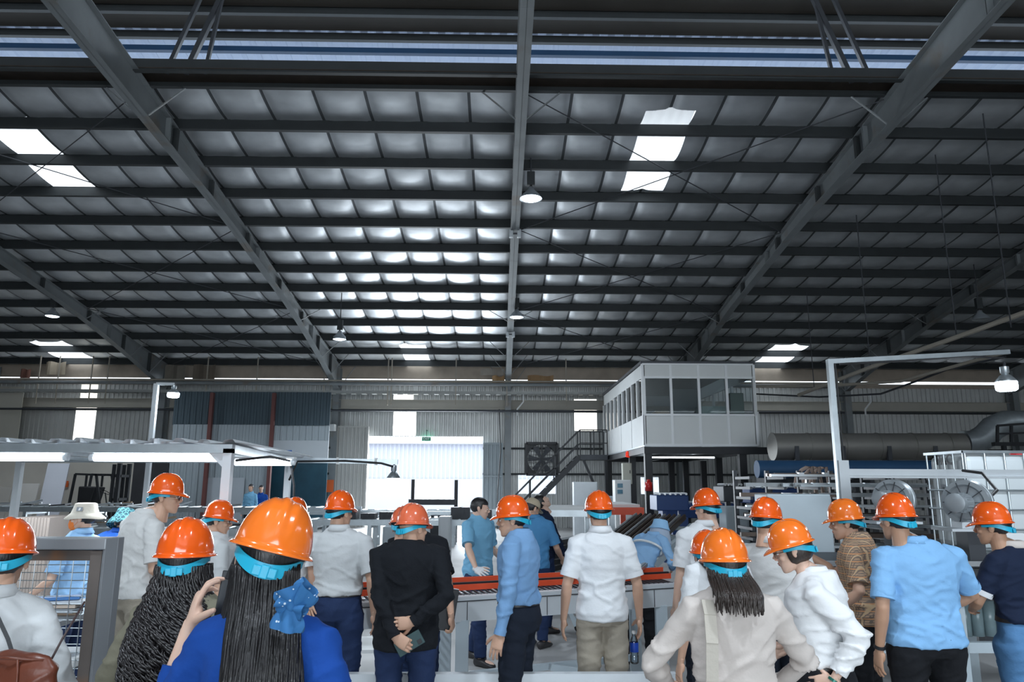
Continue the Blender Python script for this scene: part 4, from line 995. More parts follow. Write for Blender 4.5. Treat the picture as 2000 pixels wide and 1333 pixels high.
# curved copper-white hoses
for k in range(3):
    a = W(1590 + k * 14, 945, 13.8 + .2 * k); mb = MB(); r_ = .35; mb.tube([a + Vector((math.cos(f) * -r_, 0, math.sin(f) * r_ * .9)) for f in [PI * .0 - .3 + i * .3 for i in range(7)]] + [Vector((a.x + r_ * .5, a.y, .02))], .035, 8)
    solo(mb, 'curved_hose', mat('pale_hose', (.55, .42, .36), .5, 0, .1, 3), 'pale curved hose arching above the machinery, %s from the left' % ORD[k], 'hose', 'pale curved hoses above the machinery', smooth=True)

# ---- right work station frame
RYF = 7.2
t = thing('lighting_gantry', (W(1634, 1200, RYF).x, RYF, 0), 'pale steel work station frame with a tall post and long upper arm', 'frame')
pt = W(1620, 703, RYF); pl = W(1641, 980, RYF); pm = W(1632, 900, RYF)
mb = MB(); mb.bar((pt.x, RYF, .02), (pt.x, RYF, pt.z), .055); mb.build('tall_post', M_galv, t)
mb = MB(); mb.bar(W(1615, 707, RYF), W(1970, 688, RYF), .05, .045); mb.build('upper_arm', M_galv, t)
mb = MB(); mb.bar((pt.x + .035, RYF - .04, pt.z - .05), (pt.x + .045, RYF - .04, .9), .012); mb.tube([W(1640, 712, RYF - .05), W(1760, 706, RYF - .05), W(1900, 697, RYF - .05), W(1960, 700, RYF - .05)], .01, 6); mb.build('cable', M_rubber, t)
mb = MB(); q = W(1642, 900, RYF); mb.bb(q.x - .045, q.x + .055, RYF - .05, RYF + .05, .02, q.z); mb.build('short_post', M_galv_l, t)
mb = MB(); a, b = W(1652, 923, RYF), W(2060, 925, RYF); mb.bar(a, b, .05, .065); mb.bar(a - Vector((0, 0, .045)), b - Vector((0, 0, .045)), .09, .02); mb.build('lower_rail', M_galv_l, t)
for (s, nm) in ((2075, 'rail_post'),): 
    q = W(s, 930, RYF); mb = MB(); mb.bb(q.x - .04, q.x + .04, RYF - .04, RYF + .04, .02, q.z + .05); mb.build(nm, M_galv_l, t)
bulb(W(1967, 764, RYF), 'large bright bulb lamp hanging at the end of the upper arm, right', .098, .185, 30)
# grey sheet cabinet
cabinet(1512, 1622, 966, 1200, 7.1, M_pale_b, 'pale blue-grey sheet metal cabinet behind the helmets', door=False, d=.35)
# ring blowers
TZ0 = 1.13
def blower(px, py, Y, r, label, sign=-1):
    c = W(px, py, Y); t = thing('ring_blower', c, label, 'blower', 'ring blowers on the machine')
    M = Matrix.Translation(c) @ Matrix.Rotation(math.radians(90), 4, 'X') @ Matrix.Rotation(math.radians(-52), 4, 'Y')
    mb = MB(); mb.lathe([(.03, -.07), (r * .6, -.07), (r * .72, -.045), (r * .78, -.06), (r * .97, -.055), (r, -.03), (r, -.01), (r * .955, -.004), (r * .955, .004), (r, .01), (r, .03), (r * .97, .055), (r * .78, .06), (r * .7, .045), (.05, .05)], 40, M); mb.build('impeller_housing', mat('cast_aluminium', (.42, .46, .49), .4, .5, .08, 10), t, True, angle=35)
    mb = MB()
    for k in range(10):
        a_ = 2 * PI * k / 10; mb.bar(M @ Vector((math.cos(a_) * .05, math.sin(a_) * .05, .06)), M @ Vector((math.cos(a_) * r * .9, math.sin(a_) * r * .9, .062)), .006)
    mb.build('cooling_ribs', M_dark, t)
    M2 = Matrix.Translation(c) @ Matrix.Rotation(math.radians(90), 4, 'X') @ Matrix.Rotation(math.radians(-52), 4, 'Y')
    mr = r * .40; prof = [(.01, .06), (mr, .06)]
    mb = MB(); mb.lathe([(mr * .9, .06), (mr, .07), (mr, .22), (mr * .96, .23), (mr * 1.02, .235), (mr * 1.02, .275), (mr * .7, .285), (.005, .287)], 24, M2)
    for k in range(18):
        a_ = 2 * PI * k / 18; mb.bar(M2 @ Vector((math.cos(a_) * mr * 1.03, math.sin(a_) * mr * 1.03, .09)), M2 @ Vector((math.cos(a_) * mr * 1.03, math.sin(a_) * mr * 1.03, .21)), .006, .01)
    mb.build('motor', mat('cast_aluminium', (.42, .46, .49)), t, True, angle=35)
    mb = MB(); mb.bb(c.x - .1, c.x + .1, Y - .05, Y + .1, c.z - r - .02, c.z - r + .03); mb.bb(c.x - .25, c.x + .15, Y - .15, Y + .15, c.z - r - .04, c.z - r - .02); mb.build('foot_plate', M_galv_l, t); mb = MB(); mb.bb(c.x - .07, c.x + .07, Y - .06, Y + .1, TZ0, c.z - r - .04); mb.build('pedestal', M_dark, t)
    return t, c
t1, c1 = blower(1746, 975, 6.5, .17, 'grey ring blower half hidden behind the light blue shirted man\'s helmet')
t2, c2 = blower(1890, 982, 6.2, .19, 'grey ring blower with ribbed motor in front of the white tank')
pipe('black_hose', [c2 + Vector((.2, 0, .05)), c2 + Vector((.33, .1, .10)), c2 + Vector((.42, .4, .25)), c2 + Vector((.5, .8, .28))], .014, M_rubber, 'black hose running from the right blower to the tank', 'hose', n=8)
# machine bed with dark top on the right
TZ = 1.13; TY0, TY1 = 6.1, 7.0
tx0, tx1 = W(1585, 1100, TY0).x, W(2080, 1080, TY0).x
t = thing('machine_bed', ((tx0 + tx1) / 2, (TY0 + TY1) / 2, 0), 'long dark machine bed with a chrome edge along the right work station', 'machine')
mb = MB(); mb.bb(tx0, tx1, TY0, TY1 - .02, TZ - .04, TZ); mb.build('bed_top', M_dark, t)
mb = MB(); mb.bb(tx0, tx1, TY0 - .03, TY0 - .003, TZ - .03, TZ + .01); mb.build('chrome_edge', M_alu, t)
mb = MB(); mb.bb(tx0, tx1, TY0, TY0 + .06, TZ - .30, TZ - .05); mb.build('front_panel', M_belt, t)
mb = MB(); mb.bb(tx0, tx1, TY0 + .05, TY0 + .11, .42, .50); mb.bb(tx0, tx1, TY0 + .05, TY0 + .1, .12, .18)
for k in range(4): x = tx0 + (tx1 - tx0) * (k + .3) / 4; mb.bb(x - .04, x + .04, TY0 + .05, TY0 + .13, 0, TZ - .3); mb.bb(x - .04, x + .04, TY1 - .13, TY1 - .05, 0, TZ - .04)
mb.build('bed_frame', M_pale_b, t)
for px in (1840, 1600):
    q = W(px, 1083, TY0 - .1); mb = MB(); mb.bb(q.x - .06, q.x + .08, TY0 - .09, TY0 - .035, TZ - .08, TZ - .035); solo(mb, 'red_clamp', M_red, 'small red clamp on the right machine bed edge' if px > 1700 else 'small red clamp beside the plaid shirted man', 'clamp', bevel=.006)
for pz in range(6):
    q = W(1858 + pz * 24, 1240, 6.35); mb = MB(); mb.cyl((q.x, 6.32, .52), (q.x, 6.32, .80), .05, 14); solo(mb, 'clear_canister', mat('murky_plastic', (.22, .30, .32), .25, 0, .2, 5), 'murky plastic canister under the right machine bed, %s from the left' % ORD[pz], 'canister', 'canisters under the right machine bed', smooth=True)
mb = MB(); a = W(1775, 1062, 6.7)
mb.prism([(W(1775, 1060, 6.4).x, 6.25, TZ + .002), (W(1868, 1060, 6.4).x, 6.25, TZ + .002), (W(1815, 1060, 6.9).x, 6.9, TZ + .002), (W(1775, 1060, 6.9).x, 6.9, TZ + .20)], (0, 0, .006)); solo(mb, 'metal_hood', M_white, 'white folded sheet sloping on the machine bed behind the light blue shirt', 'sheet')
mb = MB(); a = W(1840, 1070, 6.3); mb.bb(a.x - .05, a.x + .33, 6.2, 6.45, TZ + .001, TZ + .004); solo(mb, 'paper_sheet', M_white, 'white paper sheet lying on the right machine bed', 'paper')
mb = MB(); a = W(1985, 1060, 6.4); mb.prism([(a.x - .1, 6.25, TZ + .002), (a.x + .35, 6.25, TZ + .002), (a.x + .35, 6.8, TZ + .18), (a.x - .02, 6.8, TZ + .18)], (0, 0, .006)); solo(mb, 'metal_hood', M_white, 'white folded sheet on the machine bed behind the navy polo', 'sheet')

# ---- white liquid tank in a cage
TYK = 8.3; a, b = W(1900, 1045, TYK), W(2110, 884, TYK); zt = b.z; zbm = zt - 1.08
t = thing('caged_tank', ((a.x + b.x) / 2, TYK + .35, zbm - .14), 'white plastic liquid tank in a silver tube cage, hand lettered', 'tank')
M_tank = mat('white_tank_plastic', (.80, .86, .88), .45, 0, .06, 2, sss=.0)
mb = MB(); mb.bb(a.x, b.x, TYK, TYK + .7, zbm, zt - .03); mb.build('tank_body', M_tank, t, bevel=.07)
mb = MB()
for k in range(7): x = a.x + (b.x - a.x) * k / 6; mb.cyl((x, TYK - .02, zbm - .02), (x, TYK - .02, zt), .011, 8)
for k in range(5): y = TYK + .7 * k / 4; mb.cyl((a.x - .02, y, zbm - .02), (a.x - .02, y, zt), .011, 8)
for k in range(6):
    z = zbm + (zt - zbm) * k / 5; mb.cyl((a.x - .02, TYK - .03, z), (b.x + .02, TYK - .03, z), .012, 8); mb.cyl((a.x - .03, TYK - .03, z), (a.x - .03, TYK + .72, z), .012, 8)
mb.bar((a.x - .03, TYK - .03, zt), (b.x + .03, TYK - .03, zt), .03); mb.bar((a.x - .03, TYK - .03, zt), (a.x - .03, TYK + .72, zt), .03); mb.bar((a.x - .03, TYK + .72, zt), (b.x, TYK + .72, zt), .03)
mb.build('cage', M_galv, t)
mb = MB(); mb.bb(a.x - .03, b.x + .03, TYK - .03, TYK + .73, zbm - .14, zbm - .02); mb.build('pallet_base', M_galv, t, bevel=.01)
ccx = W(1878, 905, TYK)
letters('PAC', .17, M_text_k, t, (a.x - .012 - t.location.x, TYK + .36 - t.location.y, zt - .085 - t.location.z), (PI / 2, 0, -PI / 2), 'hand_lettering')
letters('PA', .26, mat('faded_ink', (.35, .38, .42), .6, 0, .1, 6), t, (a.x - .012 - t.location.x, TYK + .34 - t.location.y, zt - .47 - t.location.z), (PI / 2, 0, -PI / 2), 'hand_lettering')
mb = MB(); mb.cyl(((a.x + b.x) / 2 + .1, TYK + .2, zt - .035), ((a.x + b.x) / 2 + .1, TYK + .2, zt + .02), .09, 18); mb.build('tank_lid', mat('red_lid', (.7, .03, .04), .4, 0, 0, 1), t)
mb = MB()
for x in (a.x + .05, b.x - .05):
    for y in (TYK + .05, TYK + .65): mb.bb(x - .05, x + .05, y - .05, y + .05, 0, zbm - .22)
mb.bb(a.x - .1, b.x + .1, TYK - .05, TYK + .75, zbm - .22, zbm - .14); solo(mb, 'tank_platform', M_dark, 'dark steel platform under the white tank', 'platform')

# ---- the profile line in front of the visitors
A, B = WZ(660, 1193, .84), WZ(1330, 1150, .84); dirv = (B - A).normalized(); nrm = Vector((-dirv.y, dirv.x, 0))
L_ = (B - A).length
t = thing('profile_line', (A.lerp(B, .5).x, A.lerp(B, .5).y, 0), 'long pale steel profile line table crossing in front of the visitors', 'machine')
def off(f, n, z): q = A + dirv * f + nrm * n; return Vector((q.x, q.y, z))
mb = MB(); mb.bar(off(0, 0, .775), off(L_, 0, .775), .05, .15, up=(0, 0, 1)); mb.bar(off(0, 0.02, .87), off(L_, .02, .87), .09, .03); mb.build('front_beam', M_galv_l, t)
mb = MB(); mb.bar(off(0, -.003, .852), off(L_, -.003, .852), .055, .006); mb.build('rubber_slot', M_black, t)
for k in range(8): mb = MB(); q = off(.3 + k * (L_ - .6) / 7, -.027, .775); mb.bar(off(.3 + k * (L_ - .6) / 7, -.027, .705), off(.3 + k * (L_ - .6) / 7, -.027, .845), .006, .002); mb.build('panel_joint', M_dark, t)
mb = MB(); mb.bar(off(.1, .42, .80), off(L_ - .05, .42, .80), .05, .1); mb.build('rear_beam', M_galv_l, t)
for n_, z, w_, h_, m, nm in ((.22, .92, .012, .045, M_red, 'front_red_rail'), (.34, .965, .012, .04, M_red, 'rear_red_rail'), (.26, .945, .03, .02, M_black, 'guide_strip')):
    mb = MB(); mb.bar(off(.0, n_, z), off(L_ + .05, n_, z), w_, h_, up=(0, 0, 1)); mb.build(nm, m, t)
mb = MB()
for k in range(60): f = .05 + k * (L_ - .1) / 59; mb.bar(off(f, .05, .88), off(f, .4, .90), .012, .012)
mb.build('spring_rods', M_dark, t)
fq = next((f for f in [i * .02 for i in range(200)] if PXL(off(f, 0, .5))[0] > 898), 1.0)
for f in (fq, L_ - .22):
    for n_ in (0, .42):
        mb = MB(); mb.bar(off(f, n_, 0), off(f, n_, .71), .10, .06, up=(0, 1, 0)); mb.build('leg', M_pale_b, t)
mb = MB(); mb.bar(off(.12, .42, .2), off(L_ - .25, .42, .2), .05); mb.bar(off(L_ - 1.2, .2, .25), off(L_ - .4, .2, .08), .05); mb.build('low_brace', M_pale_b, t)
q = off(L_ + .02, -.02, .86); mb = MB(); mb.box(q, (.07, .06, .07)); solo(mb, 'end_stop', mat('bright_red', (.85, .04, .02), .4, 0, 0, 1), 'bright red end stop at the right end of the profile line', 'stop block', bevel=.006)
# profiles lying on the line at its right end
for k in range(4):
    a = off(L_ - 1.0 + k * .21, .12, .99); b = off(L_ - .75 + k * .21, -.02 + .4, 1.01); mb = MB(); mb.bar(a + nrm * .0, b, .05, .03); mb.bar(a + Vector((0, 0, .018)), b + Vector((0, 0, .018)), .018, .006)
    solo(mb, 'short_profile', M_alu, 'short bright profile lying across the line, %s from the left' % ORD[k], 'profile', 'short profiles across the line')
mb = MB(); a = W(750, 1240, 6.9); 
# side table with papers left of the line
t = thing('side_bench', (W(700, 1180, 6.6).x, 6.8, 0), 'low white bench with cartons between the white and black shirted men', 'bench')
a, b = W(610, 1220, 6.8), W(800, 1210, 6.8)
mb = MB(); mb.bb(a.x, b.x, 6.7, 7.3, .56, .60); mb.build('bench_top', M_white, t); mb = MB(); mb.bb(a.x, b.x, 6.72, 7.28, .3, .33); mb.build('shelf', M_white, t)
for x in (a.x + .05, b.x - .05):
    for y in (6.75, 7.25): mb = MB(); mb.bb(x - .03, x + .03, y - .03, y + .03, 0, .56); mb.build('leg', M_pale_b, t)
mb = MB(); q = W(745, 1200, 6.9); mb.bb(q.x - .12, q.x + .1, 6.8, 7.1, .601, .70); solo(mb, 'cardboard_box', M_card, 'small brown carton on the low white bench', 'box')
# barrier rail along the bottom
t = thing('floor_barrier', (W(950, 1328, 4.9).x, 4.95, 0), 'low pale steel barrier rail in front of the profile line', 'barrier')
z = W(950, 1325, 4.95).z; xa, xb = W(540, 1325, 4.95).x, W(1320, 1325, 4.95).x
mb = MB(); mb.bb(xa, xb, 4.92, 4.98, z - .03, z + .03); mb.build('rail', M_galv_l, t)
for k in range(4): x = xa + .1 + (xb - xa - .2) * k / 3; mb = MB(); mb.bb(x - .03, x + .03, 4.93, 4.97, 0, z - .03); mb.build('rail_post', M_galv_l, t)
# floor box machine (pedal) below the line
t = thing('floor_dolly', WZ(1190, 1250, 0), 'low steel dolly under the profile line', 'dolly')
q = t.location; mb = MB(); mb.bar((q.x - .35, q.y, .15), (q.x + .2, q.y, .15), .06); mb.bar((q.x - .35, q.y + .4, .15), (q.x + .2, q.y + .4, .15), .06); mb.bar((q.x - .3, q.y, .15), (q.x - .3, q.y + .4, .15), .05); mb.bar((q.x - .38, q.y, .15), (q.x - .5, q.y, .42), .05); mb.build('dolly_frame', M_pale_b, t)
for dx in (-.3, .15):
    for dy in (0, .4): mb = MB(); mb.cyl((q.x + dx, q.y + dy - .02, .06), (q.x + dx, q.y + dy + .02, .06), .06, 14); mb.build('wheel', M_rubber, t)

# ---- mesh guard at the left, near the viewer
GY = 3.1; gx0, gx1 = W(-60, 1100, GY).x, W(205, 1100, GY).x; gz = W(150, 1052, GY).z
t = thing('mesh_guard', ((gx0 + gx1) / 2, GY, 0), 'grey steel machine guard with wire mesh and rusty inner frame', 'guard')
M_gp = mat('guard_grey_paint', (.27, .29, .31), .4, .3, .12, 3); M_gr = mat('rusty_angle_iron', (.14, .12, .11), .7, .3, .4, 5, rust=(.30, .14, .06), rust_amt=.45)
mb = MB(); mb.bb(gx0, gx1, GY - .01, GY + .10, gz - .045, gz); mb.build('top_plate', M_gp, t, bevel=.004)
mb = MB(); mb.bb(gx1 - .015, gx1 + .02, GY + .05, GY + .10, 0, gz - .001); mb.prism([(gx1 - .015, GY, 0), (gx1, GY - .01, 0), (gx1 + .02, GY + .05, 0), (gx1 - .015, GY + .05, 0)], (0, 0, gz)); mb.build('side_post', M_gp, t, bevel=.003)
mb = MB(); mb.bb(gx1 - .062, gx1 - .016, GY + .0, GY + .05, 0, gz - .05); mb.bb(gx0, gx1 - .062, GY + .02, GY + .05, gz - .09, gz - .05); mb.bb(gx0, gx1 - .085, GY + .02, GY + .05, .3, .36); mb.build('inner_frame', M_gr, t)
mb = MB(); x = gx0 + .02
while x < gx1 - .065: mb.cyl((x, GY + .06, .33), (x, GY + .06, gz - .06), .0019, 5); x += .052
z = .36
while z < gz - .07: mb.cyl((gx0, GY + .064, z), (gx1 - .06, GY + .064, z), .0019, 5); z += .031
tag(mb.build('wire_mesh', M_galv, t), 'thin galvanised wire mesh')
# what lies behind the mesh: benches with boards and red rail
t = thing('board_bench', (W(60, 1200, 4.65).x, 4.65, 0), 'shelved bench with boards and red rail behind the wire mesh', 'bench')
bx0, bx1_ = W(-60, 1160, 4.5).x, W(140, 1160, 4.5).x
for z in (.97, .70, .45, .2):
    mb = MB(); mb.bb(bx0, bx1_, 4.4, 4.9, z - .03, z); mb.build('shelf', M_steel_g if z < .9 else M_galv, t)
mb = MB(); mb.bb(bx0, bx1_ - .1, 4.36, 4.39, .92, .98); mb.build('red_rail', M_red, t)
for x in (bx0 + .1, bx1_ - .06):
    for y in (4.43, 4.87): mb = MB(); mb.bb(x - .03, x + .03, y - .03, y + .03, 0, .94); mb.build('leg', M_pale_b, t)
for i, (px, py, L2, c, an) in enumerate(((70, 1120, .55, (.45, .33, .24), .1), (85, 1110, .5, (.30, .34, .38), -.1), (60, 1135, .6, (.5, .42, .35), .05), (95, 1138, .5, (.55, .6, .65), .12), (110, 1100, .3, (.05, .18, .45), .4))):
    q = W(px, py, 4.65); q.z = .975 + i * .022; d = Vector((math.cos(an), math.sin(an), 0)) * L2 / 2; mb = MB(); mb.bar(q - d, q + d, .1, .018)
    solo(mb, 'profile_board', mat('bench_board_%d' % i, c, .5, 0, .1, 5), ['tan board on the bench behind the mesh', 'slate grey board on the bench behind the mesh', 'beige board on the bench behind the mesh', 'pale board on the bench behind the mesh', 'short blue board topmost on the bench behind the mesh'][i], 'board')
for i, px in enumerate((120, 20)):
    q = W(px, 1210, 4.65); mb = MB(); mb.bb(q.x - .2, q.x + .2, 4.45, 4.8, .701, .76); solo(mb, 'cloth_bundle', M_white, ['white folded bundle on the middle shelf behind the mesh, nearer the post', 'white folded bundle on the middle shelf behind the mesh, farther from the post'][i], 'bundle', bevel=.02)
# ================================================================ people
from mathutils import noise as mnoise
def remesh(mb, voxel, smooth=4, fac=0.5):
    me = bpy.data.meshes.new('tmp'); me.from_pydata(mb.v, [], mb.f); o = bpy.data.objects.new('tmp', me); col.objects.link(o)
    r = o.modifiers.new('r', 'REMESH'); r.mode = 'VOXEL'; r.voxel_size = voxel; r.adaptivity = 0
    if smooth: s = o.modifiers.new('s', 'SMOOTH'); s.factor = fac; s.iterations = smooth
    bpy.context.view_layer.update(); ev = o.evaluated_get(bpy.context.evaluated_depsgraph_get()); m2 = ev.to_mesh()
    n = len(m2.vertices); V = np.empty(n * 3, dtype=np.float32); m2.vertices.foreach_get('co', V); V = V.reshape(-1, 3).astype(float)
    Nn = np.empty(n * 3, dtype=np.float32); m2.vertices.foreach_get('normal', Nn); Nn = Nn.reshape(-1, 3).astype(float)
    F = [tuple(p.vertices) for p in m2.polygons]
    ev.to_mesh_clear(); bpy.data.objects.remove(o); bpy.data.meshes.remove(me)
    return V, Nn, F
def mb_from(V, F, mi=0, flip=False):
    m = MB(); m.v = [tuple(v) for v in V]; m.f = [f[::-1] for f in F] if flip else list(F); m.m = [mi] * len(F); return m
def xf(V, M):
    A = np.array(M); return V @ A[:3, :3].T + A[:3, 3]

def skin(name, c):
    return mat(name, c, .5, 0, .07, 18, bump=.05, bscale=90, sss=.12, spec=.4)
SK = skin('skin', (.62, .38, .27)); SKD = skin('skin_tan', (.50, .29, .19)); SKL = skin('skin_fair', (.72, .48, .37))
M_hair = mat('black_hair', (.013, .012, .013), .38, 0, .3, 60, bump=.3, bscale=160, stretch=(1, 1, .12), spec=.6)
M_hairb = mat('dark_brown_hair', (.028, .018, .014), .38, 0, .3, 60, bump=.3, bscale=160, stretch=(1, 1, .12), spec=.6)
def helmet_mat(name, c):
    return mat(name, c, .16, 0, .04, 3, coat=.7, spec=.6)
HM = [helmet_mat('hard_hat_orange', (.90, .115, .008)), helmet_mat('hard_hat_lit_orange', (.98, .20, .02)), helmet_mat('hard_hat_hazy_orange', (.80, .16, .07))]  # second and third hold stronger light and haze in the orange
M_cyan = mat('cyan_headband', (.02, .42, .62), .4, 0, .06, 6)
M_lens = glass('spectacle_lens', (.85, .92, .95), .85)

# ---- head prototype (origin: centre of head, facing +Y)
def head_proto(fem=False):
    m = MB(); s = .97 if fem else 1.0
    m.ell((0, -.014, .026), (.076 * s, .094, .087), n=28, m=18)
    secs = [(-.113, .062, .016, .014), (-.104, .052, .032, .032), (-.085, .040, .046, .046), (-.060, .029, .056, .060), (-.030, .018, .062, .073), (.0, .010, .066, .083), (.03, .0, .067, .086)]
    m.loft([((0, y, z), (rx * s, 0, 0), (0, ry, 0)) for z, y, rx, ry in secs], 28)
    m.tube([(0, .090, .014), (0, .098, -.008), (0, .108, -.026)], [.0075, .0085, .0115], 10)
    for sx in (-1, 1):
        m.ell((sx * .011, .097, -.030), (.0085, .010, .007), n=10, m=6)
        m.ell((sx * .030, .080, .021), (.021, .011, .0065), n=12, m=8)
        m.ell((sx * .040, .064, -.024), (.019, .019, .018), n=12, m=8)
        R = Euler((.15, 0, sx * -.35)).to_matrix()
        m.ell((sx * .077 * s, -.012, -.008), (.008, .019, .031), R, 12, 8); m.ell((sx * .083 * s, -.019, .004), (.006, .016, .022), R, 10, 8)
    m.ell((0, .087, -.052), (.021, .011, .0055), n=14, m=8); m.ell((0, .084, -.063), (.018, .011, .006), n=14, m=8); m.ell((0, .068, -.098), (.02, .016, .014), n=14, m=8)
    m.tube([(0, -.022, -.02), (0, -.026, -.10), (0, -.034, -.175)], [.052 * (.88 if fem else 1), .052 * (.86 if fem else 1.02), .056 * (.9 if fem else 1.08)], 20)
    return remesh(m, .0042, 3)
HEAD = {0: head_proto(False), 1: head_proto(True)}
# ---- hand prototype: wrist at origin, fingers +Y, back of the hand +Z, thumb +X
def hand_proto(curl, spread=.05, thumb=(.75, .62, -.25), tcurl=.25, curls=None):
    m = MB()
    m.loft([((0, -.03, 0), (.025, 0, 0), (0, 0, .020)), ((0, .0, 0), (.026, 0, 0), (0, 0, .019)), ((.002, .03, -.001), (.036, 0, 0), (0, 0, .0165)), ((.001, .06, 0), (.040, 0, 0), (0, 0, .0145)), ((0, .085, 0), (.040, 0, 0), (0, 0, .012)), ((0, .093, 0), (.034, 0, 0), (0, 0, .008))], 18)
    m.ell((.022, .032, -.012), (.017, .030, .014), Euler((0, 0, -.4)).to_matrix(), 12, 8); m.ell((-.024, .030, -.010), (.013, .03, .012), n=12, m=8)
    for i, (x, y, L) in enumerate(((.030, .086, .074), (.0105, .091, .082), (-.0095, .088, .076), (-.0285, .078, .060))):
        c = (curls[i] if curls else curl * (.85 + .1 * i)); a = -c * .5; yaw = spread * (1.5 - i)
        p = Vector((x, y - .012, -.001)); pts = [p.copy()]; rr = [.0098]
        for sg, (fr, bend) in enumerate(((.47, .5), (.30, 1.0), (.23, .7))):
            a = a - (c * bend if sg else 0)
            d = Vector((math.sin(yaw) * math.cos(a), math.cos(yaw) * math.cos(a), math.sin(a)))
            pts.append(pts[-1] + d * (L * fr * .5 + (.006 if sg == 0 else 0))); pts.append(pts[-1] + d * L * fr * .5); rr += [.0086 - .0008 * sg, .0087 - .0009 * sg]
        rr[-1] = .0058; m.tube(pts, rr, 10); m.ell(pts[-1], (.006, .006, .006), n=8, m=6)
    p = Vector((.026, .022, -.008)); d = Vector(thumb).normalized(); pts = [p, p + d * .038]; rr = [.0135, .0115]
    d2 = (d + Vector((-.25, .35, -.3)) * tcurl * 2).normalized(); pts.append(pts[-1] + d2 * .030); rr.append(.0105); d3 = (d2 + Vector((-.3, .4, -.3)) * tcurl * 2).normalized(); pts.append(pts[-1] + d3 * .022); rr.append(.0075)
    m.tube(pts, rr, 10); m.ell(pts[-1], (.0075, .0075, .0075), n=8, m=6)
    return remesh(m, .0031, 2)
HANDS = {'relaxed': hand_proto(.32), 'hold': hand_proto(.95, .02, (.55, .5, -.75), .5), 'flat': hand_proto(.12, .08), 'claw': hand_proto(.55, .09, (.95, .45, -.45), .1, curls=[.5, .62, .7, .8]), 'fist': hand_proto(1.35, .0, (.35, .7, -.8), .7)}

# ---- hard hat prototype parts (origin: centre of head)
def hat_shell():
    m = MB(); nphi, nt = 72, 18; rings = []
    for i in range(nt + 1):
        te = (PI / 2) * (i / nt); row = []
        for j in range(nphi):
            ph = 2 * PI * j / nphi; sx, cy = math.sin(ph), math.cos(ph)
            cr = math.cos(te) ** .80; z = .034 + .132 * math.sin(te) ** 1.04
            x = .103 * cr * sx; y = -.010 + (.121 if cy > 0 else .117) * cr * cy
            up = math.sin(te); bump = .0065 * math.exp(-(x / .012) ** 4) * min(1, up * 2.2) + .0035 * math.exp(-((abs(x) - .036) / .009) ** 2) * min(1, up * 1.6)
            row.append((x * (1 + bump * 3), y * (1 + bump * 2), z + bump))
        rings.append(row)
    brim = []
    for k, (w, dz) in enumerate(((.020, -.014), (.019, -.010), (.008, -.002))):
        row = []
        for j in range(nphi):
            ph = 2 * PI * j / nphi; sx, cy = math.sin(ph), math.cos(ph); pk = math.exp(-(((ph + PI) % (2 * PI) - PI) / .62) ** 2)
            rw = (w * .62 + .034 * pk * (w / .020)); row.append(((.103 + rw) * sx, -.010 + ((.121 if cy > 0 else .117) + rw) * cy, .034 + dz * (.75 + 1.4 * pk)))
        brim.append(row)
    allr = brim + rings; base = 0
    for r in allr: m.v += r
    for i in range(len(allr) - 1):
        for j in range(nphi): m.f.append((i * nphi + j, i * nphi + (j + 1) % nphi, (i + 1) * nphi + (j + 1) % nphi, (i + 1) * nphi + j)); m.m.append(0)
    m.f = [f[::-1] for f in m.f]
    return m
def hat_band():
    m = MB(); n = 40
    for j in range(n + 1):
        ph = PI * .33 + (2 * PI - 2 * PI * .33) * j / n; bk = max(0, -math.cos(ph)); x = .0885 * math.sin(ph); y = -.012 + .109 * math.cos(ph)
        zc = .016 - .040 * bk ** 1.5; h = .013 + .006 * bk ** 2
        m.v += [(x, y, zc - h), (x * .99, y * .99, zc + h), (x * 1.035, y * 1.035, zc + h), (x * 1.035, y * 1.035, zc - h)]
    for j in range(n):
        a, b = j * 4, j * 4 + 4
        for q in range(4): m.f.append((a + q, b + q, b + (q + 1) % 4, a + (q + 1) % 4)); m.m.append(0)
    return m
def hat_buckle():
    m = MB(); m.box((0, -.128, -.026), (.062, .008, .026)); m.box((0, -.132, -.026), (.022, .006, .034)); return m
def hat_susp():
    m = MB(); n = 48
    for j in range(n):
        ph = 2 * PI * j / n; x = .094 * math.sin(ph); y = -.010 + .115 * math.cos(ph)
        m.v += [(x, y, .018), (x, y, .05)]
    for j in range(n): a, b = j * 2, ((j + 1) % n) * 2; m.f.append((a, b, b + 1, a + 1)); m.m.append(0)
    return m
_sh = hat_shell().build('hard_hat', HM[0], None, True); sm_ = _sh.modifiers.new('t', 'SOLIDIFY'); sm_.thickness = .0028; sm_.offset = -1
_bd = hat_band().build('headband', M_cyan, None, True, angle=40); _bk = hat_buckle().build('buckle', M_cyan, None, bevel=.003); _su = hat_susp().build('suspension', M_black, None)
for o in (_bd, _bk, _su): o.parent = _sh
HAT_USED = [False]
def put_hat(root, M, mi=0, big=1.0):
    if not HAT_USED[0]: h = _sh; HAT_USED[0] = True
    else: h = copy_tree(_sh)
    h.parent = root; h.matrix_local = M @ Matrix.Scale(big, 4)
    h.material_slots[0].link = 'OBJECT'; h.material_slots[0].material = HM[mi]
    return h

